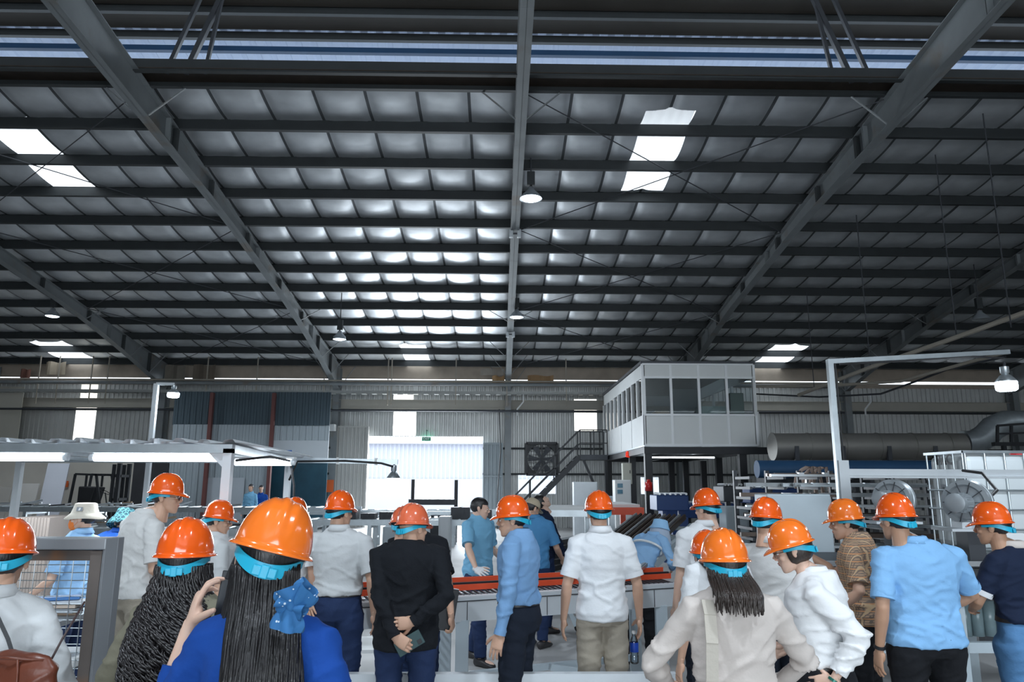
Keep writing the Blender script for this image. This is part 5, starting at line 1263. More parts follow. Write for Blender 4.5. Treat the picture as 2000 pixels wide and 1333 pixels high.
def fold(V, Nn, amp, seed, k=1.0, waist=None, joints=()):
    """cloth folds pushed along the normals: stretched ridged noise, stronger at the waist and at bent joints"""
    out = V.copy()
    for i in range(len(V)):
        x, y, z = V[i]; w = 1.0
        if waist is not None: w += 1.3 * math.exp(-((z - waist) / .10) ** 2)
        for jx, jy, jz, jr in joints:
            d2 = ((x - jx) ** 2 + (y - jy) ** 2 + (z - jz) ** 2) / (jr * jr)
            if d2 < 4: w += 1.4 * math.exp(-d2)
        n1 = mnoise.noise(Vector((x * 6 + seed, y * 6, z * 13 + x * 5 * math.sin(seed)))) 
        n2 = mnoise.noise(Vector((x * 15 + 7 + seed + z * 6, y * 15, z * 26 - x * 9)))
        r = (1 - abs(n1) * 2.6) ** 3 * .9 if abs(n1) < .38 else 0
        out[i] += Nn[i] * max(-.005, amp * w * (r * 1.6 + n1 * 1.2 + n2 * .9 - .35))
    return out

def ik(S, T, a, b, pole):
    d = T - S; L = d.length; L2 = min(L, (a + b) * .995)
    T2 = S + d.normalized() * L2; x = (a * a - b * b + L2 * L2) / (2 * L2); h = math.sqrt(max(0, a * a - x * x))
    n = d.normalized(); p = Vector(pole); p = (p - n * p.dot(n)); p = p.normalized() if p.length > 1e-5 else Vector((0, -1, 0))
    return S + n * x + p * h, T2

def person(name_label, px, py_top, Y, rz, hpx=None, hat=0, H=None, fem=False, bw=1.0, bd=1.0, head=(0, 0, 0), lean=0.0, twist=0.0, skinm=None,
           arms=None, shirt=None, sleeve='short', hem=.88, tuck=False, collar=True, collar_mat=None, cuff_mat=None, pants=None, belt=True, shoes=None,
           hair='short', hairm=None, glasses=False, face=False, amp=.0042, seed=0, top_gap=None, hide_low=False, step=0.0, sleeve_stripe=None):
    rz = math.radians(rz); gap = (.05 if hat is not None else .0) if top_gap is None else top_gap
    root_p = W(px, 1000, Y); root_p.z = 0
    ztop = W(px if hpx is None else hpx, py_top, Y).z
    H = H or (ztop - gap); k = H / 1.67
    t = thing('person', root_p, name_label, 'person', rz=rz)
    Rz = Matrix.Rotation(rz, 4, 'Z'); inv = Rz.inverted()
    ln = math.radians(lean)
    def T(p, amt=1.0):
        p = Vector(p) * k
        if p.z > .95 * k and ln: p = Vector((0, 0, .95 * k)) + Matrix.Rotation(-ln * amt, 3, 'X') @ (p - Vector((0, 0, .95 * k)))
        return p
    tw = math.radians(twist); Rt = Matrix.Rotation(tw, 3, 'Z')
    sk = skinm or SK; shw = (.172 if fem else .186) * bw
    # head position
    hp = T((0, .015, 1.585)); off = Vector((0, 0, 0))
    if hpx is not None:
        wx = W(hpx, 1000, Y).x - (root_p.x + (Rz @ hp).x); off = (inv @ Vector((wx, 0, 0))); off = off if off.length < .16 else off.normalized() * .16
    if ln: off.z += ztop - gap - (hp.z + .115 * k) if H else 0
    else: off.z += (ztop - gap) - (hp.z + .115 * k)
    off.z = max(-.25 if not ln else -.05, min(.1, off.z))
    hp = hp + off
    Mh = Matrix.Translation(hp) @ Euler([math.radians(a) for a in (-head[1], head[2], head[0])], 'YXZ').to_matrix().to_4x4() @ Matrix.Scale(k, 4)
    Mh = Matrix.Translation(hp) @ (Matrix.Rotation(math.radians(head[0]), 4, 'Z') @ Matrix.Rotation(math.radians(-head[1]), 4, 'X') @ Matrix.Rotation(math.radians(head[2]), 4, 'Y')) @ Matrix.Scale(k * .95, 4)
    # torso sections: z, rx, ry, y
    B = [(.82, .158, .112, -.005), (.90, .168, .122, -.012), (.98, .155 + .005 * fem, .112, -.005), (1.06, .138 if fem else .148, .098, .0), (1.16, .148 if fem else .160, .106, .0), (1.26, .163 if fem else .176, .115, .0), (1.34, .164 if fem else .178, .106, -.004), (1.385, .138 if fem else .148, .084, -.012), (1.425, .096, .066, -.016), (1.45, .066, .058, -.018)]
    def sec(z, rx, ry, y, add=0.0):
        c = T((0, y, z)); s_ = bw * k
        ax = Vector(((rx + add / k) * s_, 0, 0)); ay = Vector((0, (ry + add / k) * bd * k, 0))
        if z > 1.1: ax = Rt @ ax; ay = Rt @ ay
        return (c, ax, ay)
    def tube_secs(): pass
    m = MB(); m.loft([sec(*b, add=-.012) for b in B], 24)
    # neck to head
    m.tube([T((0, -.015, 1.38)), T((0, -.018, 1.44)) + off * .3, hp + (Mh.to_3x3() @ Vector((0, -.026, -.10)))], [.062 * k, .056 * k, .049 * k], 14)
    # legs
    legs = {}
    for s in (-1, 1):
        st = step * s
        hip = T((s * .088 * bw, 0, .86)); kn = Vector((s * .098 * k * bw, .02 * k + st * .5, .47 * k)); an = Vector((s * .105 * k, -.02 * k + st, .085 * k)); legs[s] = (hip, kn, an)
        m.tube([hip + Vector((0, 0, .03)), hip, hip.lerp(kn, .45), kn, kn.lerp(an, .35), an, an - Vector((0, 0, .03))], [.07 * k, .083 * k, .068 * k, .052 * k, .055 * k, .034 * k, .034 * k], 12)
        m.ell(an + Vector((0, .055 * k, -.045 * k)), (.04 * k, .125 * k, .035 * k), n=14, m=8)
    # arms
    arms = arms or {}; A = {}
    for s in (-1, 1):
        S = T((s * (shw - .014), -.012, 1.358)); S = Vector((0, S.y * 0, 0)) + S; S = T((0, 0, 1.375)) + Rt @ (S - T((0, 0, 1.375)))
        a = arms.get('R' if s > 0 else 'L', {})
        if 'world' in a: Wd = a['world']; tgt = inv @ (Wd - root_p)
        else: tgt = Vector(a.get('to', (s * .245, .04, .80))) * k
        el, wr = ik(S, tgt, .285 * k, .245 * k, a.get('pole', (s * .35, -1, 0)))
        d = Vector(a['dir']).normalized() if 'dir' in a else ((wr - el).normalized() + Vector((0, .05, -.12))).normalized()
        n_ = Vector(a.get('palm', (-s, 0, 0)))
        if 'wpole' in a: el, wr = ik(S, tgt, .285 * k, .245 * k, inv @ Vector(a['wpole']))
        A[s] = (S, el, wr, d, n_, a.get('hand', 'relaxed'), a.get('glove'))
        fa = .92 if fem else 1.0
        m.tube([S + Vector((-s * .03, 0, .0)), S, S.lerp(el, .4), el, el.lerp(wr, .25), el.lerp(wr, .7), wr, wr + d * .015], [.045 * k, .050 * k * fa, .044 * k * fa, .036 * k * fa, .038 * k * fa, .028 * k * fa, .0235 * k * fa, .022 * k * fa], 14)
    V, Nn, Fc = remesh(m, .0085, 3); body = mb_from(V, Fc)
    hv, hn, hf = HEAD[1 if fem else 0]; body.join(mb_from(xf(hv, Mh), hf))
    gm = []
    for s in (-1, 1):
        S, el, wr, d, n_, pose, glove = A[s]
        Yv = d; Zv = -(n_ - d * n_.dot(d)).normalized(); Xv = Yv.cross(Zv)
        M = Matrix(((Xv.x, Yv.x, Zv.x, wr.x), (Xv.y, Yv.y, Zv.y, wr.y), (Xv.z, Yv.z, Zv.z, wr.z), (0, 0, 0, 1))) @ Matrix.Scale(k * (.94 if fem else 1.0), 4)
        if s > 0: M = M @ Matrix.Diagonal((-1, 1, 1, 1))
        v, _, f = HANDS[pose]; hm = mb_from(xf(v, M), f, 0, flip=(s > 0)); body.join(hm)
        A[s] = A[s] + (M,)
        if glove:
            g = mb_from(xf(v * np.array([1.09, 1.03, 1.14]), M), f, 0, flip=(s > 0)); g.build('glove', glove, t, True, local=True)
    bo = body.build('body', sk, t, True, local=True)
    if hide_low: pass
    # ---- trousers
    pm = pants or mat('navy_trousers', (.02, .025, .04), .75, 0, .15, 20)
    m = MB(); m.loft([sec(z, rx, ry, y, add=.006) for z, rx, ry, y in B[:3]] + [sec(1.0, .150, .107, -.002, add=.006)], 24)
    for s in (-1, 1):
        hip, kn, an = legs[s]
        m.tube([hip + Vector((0, 0, .05 * k)), hip - Vector((0, 0, .02)), hip.lerp(kn, .5), kn, kn.lerp(an, .5), an + Vector((0, 0, .0))], [.085 * k, .098 * k * bw, .088 * k, .073 * k, .070 * k, .062 * k], 16)
    V, Nn, Fc = remesh(m, .012, 3); V = fold(V, Nn, amp * .9, seed + 3, joints=[(legs[s][1].x, legs[s][1].y, legs[s][1].z, .1) for s in (-1, 1)] + [(0, 0, .8 * k, .12)])
    mb_from(V, Fc).build('trousers', pm, t, True, local=True)
    if belt:
        m = MB(); a_, b_ = sec(.985, .153, .110, -.004, add=.013), sec(1.018, .146, .104, -.002, add=.013); m.loft([a_, b_], 32); bl = m.build('belt', mat('black_leather', (.015, .014, .014), .35, 0, .2, 20), t, True, local=True, angle=40)
    for s in (-1, 1):
        hip, kn, an = legs[s]; m = MB(); c = an + Vector((0, 0, -.085 * k)); sm2 = mat('dark_shoe', (.03, .028, .03), .4, 0, .2, 12) if shoes is None else shoes
        m.loft([(c + Vector((0, y * k, z * k)), (rx * k, 0, 0), (0, 0, rz_ * k)) for y, z, rx, rz_ in ((-.075, .045, .022, .035), (-.06, .045, .036, .042), (0, .05, .042, .048), (.06, .04, .045, .038), (.12, .03, .048, .028), (.165, .024, .038, .022), (.18, .022, .02, .014))], 16); m.build('shoe', sm2, t, True, local=True)
    # ---- shirt
    if shirt is not None:
        m = MB(); addv = .014 if not tuck else .012; hz = (1.0 if tuck else hem)
        bb_ = [b for b in B if b[0] > hz + .03]
        h0 = [(hz - .01, .160 if not tuck else .150, .118 if not tuck else .108, -.008), (hz + .02, .163 if not tuck else .158, .120 if not tuck else .114, -.008)]
        m.loft([sec(*b, add=addv + (.006 if b[0] < 1.1 and not tuck else 0)) for b in h0 + bb_[:-1]] + [sec(1.452, .070, .064, -.018, add=.006)], 28)
        js = []
        for s in (-1, 1):
            S, el, wr = A[s][0], A[s][1], A[s][2]; fa = (.94 if fem else 1.0)
            if sleeve == 'short':
                e = S.lerp(el, .80); m.tube([S + Vector((-s * .06, 0, .022)), S, S.lerp(el, .4), e], [.050 * k, .064 * k * fa, .063 * k * fa, .062 * k * fa], 16)
            elif sleeve in ('long', 'puff', 'roll'):
                f = 1.0 if sleeve == 'long' else (.80 if sleeve == 'puff' else .55); w2 = el.lerp(wr, f); q = 1.0 if sleeve != 'puff' else 1.3
                m.tube([S + Vector((-s * .06, 0, .022)), S, S.lerp(el, .5), el, el.lerp(w2, .5), w2], [.056 * k, .064 * k * fa, .056 * k * fa * q, .050 * k * fa * q, .046 * k * fa * q, .036 * k * fa * (1.1 if sleeve == 'puff' else 1)], 16)
                js.append((el.x, el.y, el.z, .11))
        V, Nn, Fc = remesh(m, .0098, 4); V = fold(V, Nn, amp, seed, waist=(1.03 * k), joints=js)
        so = mb_from(V, Fc).build('shirt', shirt, t, True, local=True)
        if collar:
            cm = collar_mat or shirt; m = MB(); n = 28
            c0 = T((0, -.017, 1.448)) + off * .25
            for i in range(4):
                rr, zz = ((.066, .0), (.060, .034), (.068, .030), (.086, -.012))[i]
                for j in range(n):
                    a_ = 2 * PI * j / n; fr = max(0, math.sin(a_)); m.v.append(tuple(c0 + Vector((math.cos(a_) * rr * k, (math.sin(a_) * rr * (1.0 + .1 * fr)) * k, (zz - .03 * fr + (.004 if i == 3 else 0) - (.03 * fr ** 6 if i == 3 else 0)) * k))))
            for i in range(3):
                for j in range(n): m.f.append((i * n + j, i * n + (j + 1) % n, (i + 1) * n + (j + 1) % n, (i + 1) * n + j)); m.m.append(0)
            co = m.build('collar', cm, t, True, local=True); mm = co.modifiers.new('t', 'SOLIDIFY'); mm.thickness = .003
            co.parent = so
        if cuff_mat or sleeve_stripe or sleeve == 'short' or sleeve in ('long', 'roll', 'puff'):
            for s in (-1, 1):
                S, el, wr = A[s][0], A[s][1], A[s][2]
                if sleeve == 'short': e = S.lerp(el, .80); d = (el - S).normalized(); r = .0640 * k
                else:
                    f = 1.0 if sleeve == 'long' else (.80 if sleeve == 'puff' else .55); e = el.lerp(wr, f); d = (wr - el).normalized(); r = .038 * k * (1.12 if sleeve == 'puff' else 1)
                m = MB(); m.tube([e - d * .026, e - d * .013, e + d * .006, e + d * .0065, e - d * .004], [r * .99, r, r * 1.0, r * .9, r * .86], 20, caps=False); cu = m.build('cuff', cuff_mat or shirt, t, True, local=True, angle=50); cu.parent = so
                if sleeve_stripe:
                    m = MB(); m.tube([e - d * .045, e - d * .037], [r * 1.03, r * 1.03], 20, caps=False); cu = m.build('sleeve_stripe', sleeve_stripe, t, True, local=True); cu.parent = so
    # ---- hair
    hm_ = hairm or M_hair
    if hair:
        m = MB(); nph, nth = 40, 26
        for i in range(nth + 1):
            th = PI * i / nth
            for j in range(nph):
                ph = 2 * PI * j / nph; d = Vector((math.sin(th) * math.sin(ph), math.sin(th) * math.cos(ph), math.cos(th)))
                r = 1.0; z = d.z * .094 + .028
                ca = math.cos(ph)
                line = .058 if ca > .45 else (.0 if ca > .0 else (-.03 if ca > -.35 else -.068))
                if hair == 'bob': line = .055 if ca > .55 else -.105; r = 1.04 + .16 * max(0, min(1, (.0 - z) / .04))
                if z < line: r = max(.80, r - (line - z) * 9)
                nz_ = mnoise.noise(Vector((d.x * 7, d.y * 7, d.z * 7 + seed))) * .02
                m.v.append((d.x * .083 * r * (1 + nz_), -.014 + d.y * .103 * r * (1 + nz_), .028 + d.z * .094 * r * (1 + nz_)))
        for i in range(nth):
            for j in range(nph): m.f.append((i * nph + j, i * nph + (j + 1) % nph, (i + 1) * nph + (j + 1) % nph, (i + 1) * nph + j)); m.m.append(0)
        m.v = [tuple(p) for p in xf(np.array(m.v), Mh)]; m.f = [f[::-1] for f in m.f]
        if callable(hair): pass
        ho = m.build('hair', hm_, t, True, local=True)
    else: ho = None
    if face:
        for s in (-1, 1):
            m = MB(); m.ell((s * .030, .0800, .002), (.0135, .0095, .0075), n=14, m=10); m.ell((s * .030, .0875, .002), (.0058, .0035, .0062), n=12, m=8, mi=1)
            m.v = [tuple(p) for p in xf(np.array(m.v), Mh)]; m.build('eye', [mat('eye_white', (.7, .68, .66), .3, 0, 0, 1), mat('eye_dark', (.02, .012, .01), .2, 0, 0, 1)], t, True, local=True)
            m = MB(); m.tube([(s * .014, .0905, .020), (s * .028, .0925, .0255), (s * .046, .0800, .0215)], [.0022, .003, .0012], 6); m.v = [tuple(p) for p in xf(np.array(m.v), Mh)]; m.build('eyebrow', hm_, t, True, local=True)
        m = MB(); m.ell((0, .0905, -.0525), (.019, .0085, .0036), n=14, m=8); m.ell((0, .0885, -.0608), (.0165, .008, .0042), n=14, m=8); m.v = [tuple(p) for p in xf(np.array(m.v), Mh)]; m.build('lips', mat('lip_colour', (.50, .18, .16), .4, 0, .05, 10), t, True, local=True)
    if glasses:
        m = MB(); gl = MB()
        for s in (-1, 1):
            pts = [Vector((s * (.031 + .024 * math.cos(a_)), .1005 - .004 * abs(math.cos(a_)), .000 + .018 * math.sin(a_))) for a_ in [2 * PI * i / 20 for i in range(21)]]
            m.tube(pts, .0016, 5, caps=False); gl.v += [tuple(p) for p in pts[:-1]]; n0 = len(gl.v) - 20; gl.f.append(tuple(range(n0, n0 + 20))); gl.m.append(0)
            m.tube([(s * .055, .098, .006), (s * .076, .06, .006), (s * .083, 0, .008), (s * .080, -.02, -.008)], .0018, 5)
        m.tube([(-.008, .101, .004), (0, .104, .007), (.008, .101, .004)], .0015, 5)
        m.v = [tuple(p) for p in xf(np.array(m.v), Mh)]; gl.v = [tuple(p) for p in xf(np.array(gl.v), Mh)]
        go = m.build('spectacles', M_black, t, True, local=True); lo = gl.build('lens', M_lens, t, local=True); lo.parent = go
    if hat is not None: put_hat(t, Mh, hat)
    return dict(root=t, k=k, Mh=Mh, arms=A, T=T, inv=inv, Rz=Rz, pos=root_p, hair=ho, sec=sec, B=B)

def to_local(P, w): return P['inv'] @ (Vector(w) - P['pos'])
def to_world(P, l): return P['pos'] + (P['Rz'].to_3x3() @ Vector(l))
def cloth(name, c, rough=.85, vary=.05, bump=.18, bs=55, **kw): return mat(name, c, rough, 0, vary, 7, bump=bump, bscale=bs, spec=.25, **kw)
C_white = cloth('white_cotton', (.78, .80, .82)); C_offw = cloth('off_white_cotton', (.66, .66, .65)); C_grey = cloth('pale_grey_cotton', (.60, .62, .63))
C_blouse = cloth('white_blouse', (.82, .83, .84), .7, .04, .25, 35); C_blue = cloth('light_blue_cotton', (.24, .48, .78)); C_blue2 = cloth('blue_oxford', (.20, .37, .62)); C_work = cloth('work_blue', (.20, .46, .68))
C_navy = cloth('navy_pique', (.010, .018, .045)); C_black = cloth('black_knit', (.010, .012, .016), .9, .1, .3, 120); C_beige = cloth('beige_jacket', (.62, .56, .52), .8); C_royal = cloth('royal_blue_cotton', (.008, .06, .30))
C_olive = cloth('olive_cotton', (.20, .19, .14)); C_khaki = cloth('khaki_twill', (.36, .32, .26)); C_jean = cloth('dark_denim', (.018, .035, .095), .8, .25, .2, 90); C_jeanl = cloth('light_denim', (.09, .22, .42), .8, .2, .2, 90)
C_trn = cloth('navy_trouser_cloth', (.014, .020, .034)); C_trb = cloth('black_trouser_cloth', (.010, .011, .014)); C_lb = cloth('hood_blue', (.30, .52, .80)); C_mid = cloth('mid_blue_tee', (.08, .26, .50))
def plaid():
    m = bpy.data.materials.new('brown_plaid'); m.use_nodes = True; nt = m.node_tree; N, L = nt.nodes, nt.links; b = N['Principled BSDF']; b.inputs['Roughness'].default_value = .85
    tc = N.new('ShaderNodeTexCoord'); cur = None
    prev = (.46, .30, .19, 1)
    for ax, sc, c, th in (('X', 420, (.20, .15, .12, 1), .60), ('Z', 420, (.20, .15, .12, 1), .60), ('Z', 140, (.62, .30, .14, 1), .88), ('X', 140, (.60, .42, .25, 1), .88)):
        sp = N.new('ShaderNodeSeparateXYZ'); L.new(tc.outputs['Object'], sp.inputs[0]); mu = N.new('ShaderNodeMath'); mu.operation = 'MULTIPLY'; mu.inputs[1].default_value = sc; L.new(sp.outputs[ax], mu.inputs[0])
        if ax == 'X':
            ad = N.new('ShaderNodeMath'); ad.operation = 'ADD'; L.new(sp.outputs['X'], ad.inputs[0]); L.new(sp.outputs['Y'], ad.inputs[1]); L.new(ad.outputs[0], mu.inputs[0])
        si = N.new('ShaderNodeMath'); si.operation = 'SINE'; L.new(mu.outputs[0], si.inputs[0]); g = N.new('ShaderNodeMath'); g.operation = 'GREATER_THAN'; g.inputs[1].default_value = th; L.new(si.outputs[0], g.inputs[0])
        x = N.new('ShaderNodeMix'); x.data_type = 'RGBA'; L.new(g.outputs[0], x.inputs[0]); x.inputs[7].default_value = c
        if cur is None: x.inputs[6].default_value = prev
        else: L.new(cur, x.inputs[6])
        cur = x.outputs[2]
    L.new(cur, b.inputs['Base Color']); return m
C_plaid = plaid()
D = lambda *a: Vector(a)
down = lambda s: dict(to=(s * .25, .03, .82))
# 1 woman at the picture's left edge
P1 = person('woman in white long sleeved blouse and orange hard hat at the far left edge', 6, 1008, 2.75, 18, hpx=18, fem=True, head=(6, 6, 0), shirt=C_grey, sleeve='long', pants=C_trn, seed=1, hat=0, arms={'L': dict(to=(-.24, .05, .85)), 'R': dict(to=(.27, .08, .92), pole=(.6, -1, 0))})
# 2 tall man, white shirt, khaki
P2 = person('tall man in off-white short sleeved shirt, khaki trousers and glasses, profile to the right', 283, 925, 5.5, -42, hpx=322, bw=1.12, H=1.77, head=(-42, 4, 0), shirt=C_offw, hem=.90, pants=C_khaki, seed=2, glasses=True, face=True, arms={'R': dict(to=(.20, .20, .98), pole=(.4, -1, 0)), 'L': dict(to=(-.2, .22, .98), pole=(-.4, -1, 0))}, belt=False)
# 3 curly haired woman
P3 = person('woman with very long curly black hair and olive shirt, seen from behind', 390, 1008, 2.65, 0, hpx=367, fem=True, head=(6, 2, 0), shirt=C_olive, sleeve='long', pants=C_trb, seed=3, hat=0, hair='bob', arms={'L': dict(to=(-.22, .25, 1.0), pole=(-.8, -.6, 0)), 'R': dict(to=(.22, .25, 1.0), pole=(.8, -.6, 0))})
# 4 man behind, glasses
P4 = person('man in pale grey shirt with glasses standing behind the curly haired woman', 432, 976, 5.7, -60, hpx=428, head=(-15, 8, 0), shirt=C_grey, pants=C_trn, seed=4, glasses=True, face=True, arms={'R': down(1), 'L': down(-1)})
# 5 woman in royal blue, phone raised
P5 = person('woman in royal blue top with long straight black hair nearest the viewer', 537, 968, 1.95, -6, hpx=527, fem=True, bw=.86, head=(22, 4, 15), shirt=C_royal, sleeve='roll', collar=False, pants=C_trb, seed=5, hat=1, skinm=SKL, hair='bob', glasses=True,
            arms={'L': dict(world=W(372, 1222, 2.10), wpole=(-.45, .1, -1), dir=(.18, .10, 1), palm=(.9, .45, 0), hand='claw'), 'R': dict(to=(.24, .12, .95))})
# 6 hidden man
P6 = person('man mostly hidden behind the nearest woman\'s hard hat', 576, 970, 6.4, -20, shirt=C_grey, pants=C_trn, seed=6, arms={'R': down(1), 'L': down(-1)})
# 7 white shirt, jeans
P7 = person('man in pale grey shirt and dark jeans with a black belt, seen from behind', 667, 957, 5.4, -6, hpx=664, bw=1.06, head=(-28, 2, 0), shirt=C_grey, tuck=True, pants=C_jean, seed=7, glasses=True, arms={'R': dict(to=(.27, .0, .86), pole=(.5, -1, 0)), 'L': dict(to=(-.19, -.09, .98), pole=(-1, -.3, 0), dir=(.35, -.2, -.9), palm=(.4, 1, 0), hand='flat')})
# 8 black sweater
P8 = person('man in black long sleeved sweater and jeans holding a phone behind his back', 800, 982, 4.7, -4, hpx=808, H=1.62, bw=1.10, bd=1.1, head=(-38, 4, -4), shirt=C_black, sleeve='long', hem=.80, pants=C_jean, collar=False, seed=8, hat=2, skinm=SK, hair=None, belt=False,
            arms={'L': dict(to=(-.03, -.205, .90), pole=(-1, -.25, 0), dir=(.75, -.1, -.45), palm=(.1, .9, -.1), hand='hold'), 'R': dict(to=(.08, -.185, .98), pole=(1, -.2, 0), dir=(-.95, -.15, -.1), palm=(0, .9, 0), hand='relaxed')})
P8b = person('man hidden behind the black sweater, with a folder in hand', 818, 988, 5.5, -10, hpx=788, H=1.62, shirt=C_black, pants=C_jean, seed=81, hat=2, head=(0, 12, 0), arms={'R': dict(world=W(884, 1222, 5.25), pole=(1, -1, 0), dir=(.1, .3, -.9), hand='hold'), 'L': down(-1)})
# 9 young worker
P9 = person('young worker with black hair, light blue work shirt and a white glove behind the line', 936, 972, 7.7, -128, hpx=938, H=1.64, hat=None, head=(38, 8, 0), face=True, shirt=C_work, hem=.86, pants=C_jean, seed=9, skinm=SKL, step=.14, belt=False,
            arms={'R': dict(world=W(930, 1112, 7.25), pole=(.8, -1, -.3), dir=(.2, .9, -.2), palm=(-.6, 0, -.7), hand='flat', glove=mat('white_glove', (.75, .76, .78), .9, 0, .1, 30)), 'L': dict(to=(-.22, .16, .98), pole=(-.5, -1, 0))})
# 10 blue long sleeve, profile left
P10 = person('man in blue long sleeved shirt and navy trousers, profile to the left', 1012, 967, 5.0, 70, hpx=1000, H=1.66, bw=1.0, bd=1.12, head=(14, 4, 0), face=True, shirt=C_blue2, sleeve='long', tuck=True, pants=C_trn, seed=10,
            arms={'L': dict(to=(-.27, .03, .84), pole=(-.3, -1, 0)), 'R': down(1)})
# 11 pair of workers
P11 = person('worker in mid blue tee with beige cap and blue mask, head bowed', 1045, 984, 8.4, -35, hpx=1040, H=1.60, hat=None, head=(-20, 28, 0), shirt=C_mid, pants=C_jean, seed=11, top_gap=.02, lean=4, arms={'R': dict(to=(.2, .28, .95), pole=(.5, -1, 0)), 'L': dict(to=(-.2, .28, .95), pole=(-.5, -1, 0))})
P11b = person('worker in dark navy looking up behind the capped worker', 1062, 964, 9.2, -70, hpx=1058, hat=None, head=(0, -42, 0), face=True, shirt=C_navy, sleeve='long', pants=C_jean, seed=12, skinm=SKL, top_gap=0, arms={'R': dict(to=(.24, .22, .85), pole=(.4, -1, 0)), 'L': down(-1)})
# 12 white tee centre
P12 = person('man in white tee shirt and khaki trousers holding a water bottle, back turned', 1172, 957, 5.2, 0, hpx=1170, bw=.96, head=(4, 4, 0), shirt=C_white, hem=.86, pants=C_khaki, seed=13, arms={'R': dict(to=(.262, .03, .85), pole=(.5, -1, 0)), 'L': dict(to=(-.262, .03, .85), pole=(-.5, -1, 0))}, belt=False)
# 13 hooded worker
P13 = person('worker in light blue hooded sun hat and jacket with a reflective stripe, behind the line', 1240, 1021, 7.6, -50, H=1.56, fem=True, hat=None, head=(0, 12, 0), lean=42, shirt=C_lb, sleeve='long', hem=.84, pants=C_trb, seed=14, hair=None, top_gap=.02, step=.1, arms={'R': dict(to=(.2, .36, .98), pole=(.6, -.6, 0)), 'L': dict(to=(-.2, .36, .98), pole=(-.6, -.6, 0))})
# 14
P14 = person('man in white tee shirt standing just left of the striped polo, looking left', 1368, 953, 5.8, 22, hpx=1381, head=(12, 6, 0), face=True, shirt=C_white, pants=C_trn, seed=15, skinm=SKL, arms={'L': down(-1), 'R': down(1)})
# 15 hidden behind beige woman
P15 = person('person hidden behind the beige jacket woman, hard hat edge showing at her left', 1394, 1033, 4.3, 10, hpx=1378, H=1.55, fem=True, shirt=C_white, pants=C_trn, seed=16, hair='bob', arms={'L': down(-1), 'R': down(1)})
# 16 beige jacket
P16 = person('woman in beige jacket with shoulder length dark hair and a bag strap, seen from behind', 1418, 1029, 3.0, 0, hpx=1411, H=1.56, fem=True, bw=1.03, head=(3, 4, 0), shirt=C_beige, sleeve='long', hem=.74, pants=C_trb, seed=17, hair='bob', hairm=M_hairb, collar=False, hat=1, arms={'L': dict(to=(-.23, .22, .98), pole=(-1, -.5, 0)), 'R': dict(to=(.23, .22, .98), pole=(1, -.5, 0))}, amp=.005)
# 17 striped polo
P17 = person('man in white polo with a dark sleeve stripe behind the woman with glasses', 1508, 970, 4.75, -38, hpx=1498, H=1.62, head=(-12, 6, 0), shirt=C_offw, sleeve_stripe=mat('dark_stripe', (.03, .04, .06), .8, 0, 0, 1), pants=C_trn, seed=18, arms={'L': dict(to=(-.26, .06, .86), pole=(-.5, -1, 0)), 'R': down(1)})
# 18 white blouse, glasses
P18 = person('woman in white blouse with glasses and bobbed hair, looking down to the left', 1580, 1012, 3.7, 60, hpx=1542, H=1.54, fem=True, bw=1.12, bd=1.25, head=(10, 16, 0), face=True, glasses=True, shirt=C_blouse, sleeve='puff', tuck=True, pants=C_trb, seed=19, hair='bob', hairm=M_hairb, skinm=SKL, hat=1, amp=.006,
             arms={'L': dict(world=W(1628, 1330, 3.5), wpole=(1, -.3, -.3), dir=(.1, .9, -.3), palm=(.9, -.3, 0)), 'R': dict(to=(.2, .2, 1.0))})
# 19 plaid
P19 = person('man in brown plaid short sleeved shirt reaching his arm to the left', 1668, 974, 5.0, 48, hpx=1650, H=1.64, head=(18, 6, 0), face=True, shirt=C_plaid, pants=C_trb, seed=20, hat=1, arms={'R': dict(world=W(1572, 1080, 5.3), pole=(.3, -.3, -1), dir=(0, 1, -.1), palm=(0, 0, -1)), 'L': dict(to=(-.26, .12, .96), pole=(-.4, -1, 0))})
# 20 light blue shirt
P20 = person('man in light blue short sleeved shirt and black trousers, hand on hip, back turned', 1782, 962, 4.3, 6, hpx=1750, bw=1.26, bd=1.12, head=(10, 3, 0), shirt=C_blue, hem=.885, pants=C_trb, seed=21, skinm=SKD, belt=False, amp=.005, arms={'L': dict(to=(-.285, .0, .85), pole=(-.5, -1, 0)), 'R': dict(to=(.20, .20, 1.02), pole=(1, -.45, -.1), dir=(-.5, .8, -.1), palm=(-.6, -.2, -.5))})
# 21 navy polo
P21 = person('man in navy polo with white collar and light jeans at the right edge', 1970, 979, 4.6, 25, hpx=1936, bw=1.25, head=(20, 4, 0), shirt=C_navy, tuck=True, collar_mat=C_beige, cuff_mat=C_white, pants=C_jeanl, seed=22, skinm=SKD, arms={'L': dict(to=(-.12, .24, 1.02), pole=(-1, -.5, -.2), dir=(.8, .4, 0)), 'R': down(1)})
# 22 bucket hat
P22 = person('worker in cream bucket hat, orange mask and light blue shirt under the canopy', 160, 976, 5.9, 82, hpx=164, hat=None, fem=True, head=(8, 0, 0), shirt=C_lb, pants=C_jean, seed=23, skinm=SKL, top_gap=.03, face=True, arms={'L': dict(to=(-.22, .22, .95)), 'R': down(1)})
P23 = person('worker in dark teal patterned bucket hat and dark clothes beside the mesh guard', 240, 989, 6.6, 8, hpx=243, H=1.56, hat=None, fem=True, head=(0, 20, 0), shirt=C_royal, sleeve='long', pants=C_trb, seed=24, top_gap=.03, arms={'L': down(-1), 'R': down(1)})
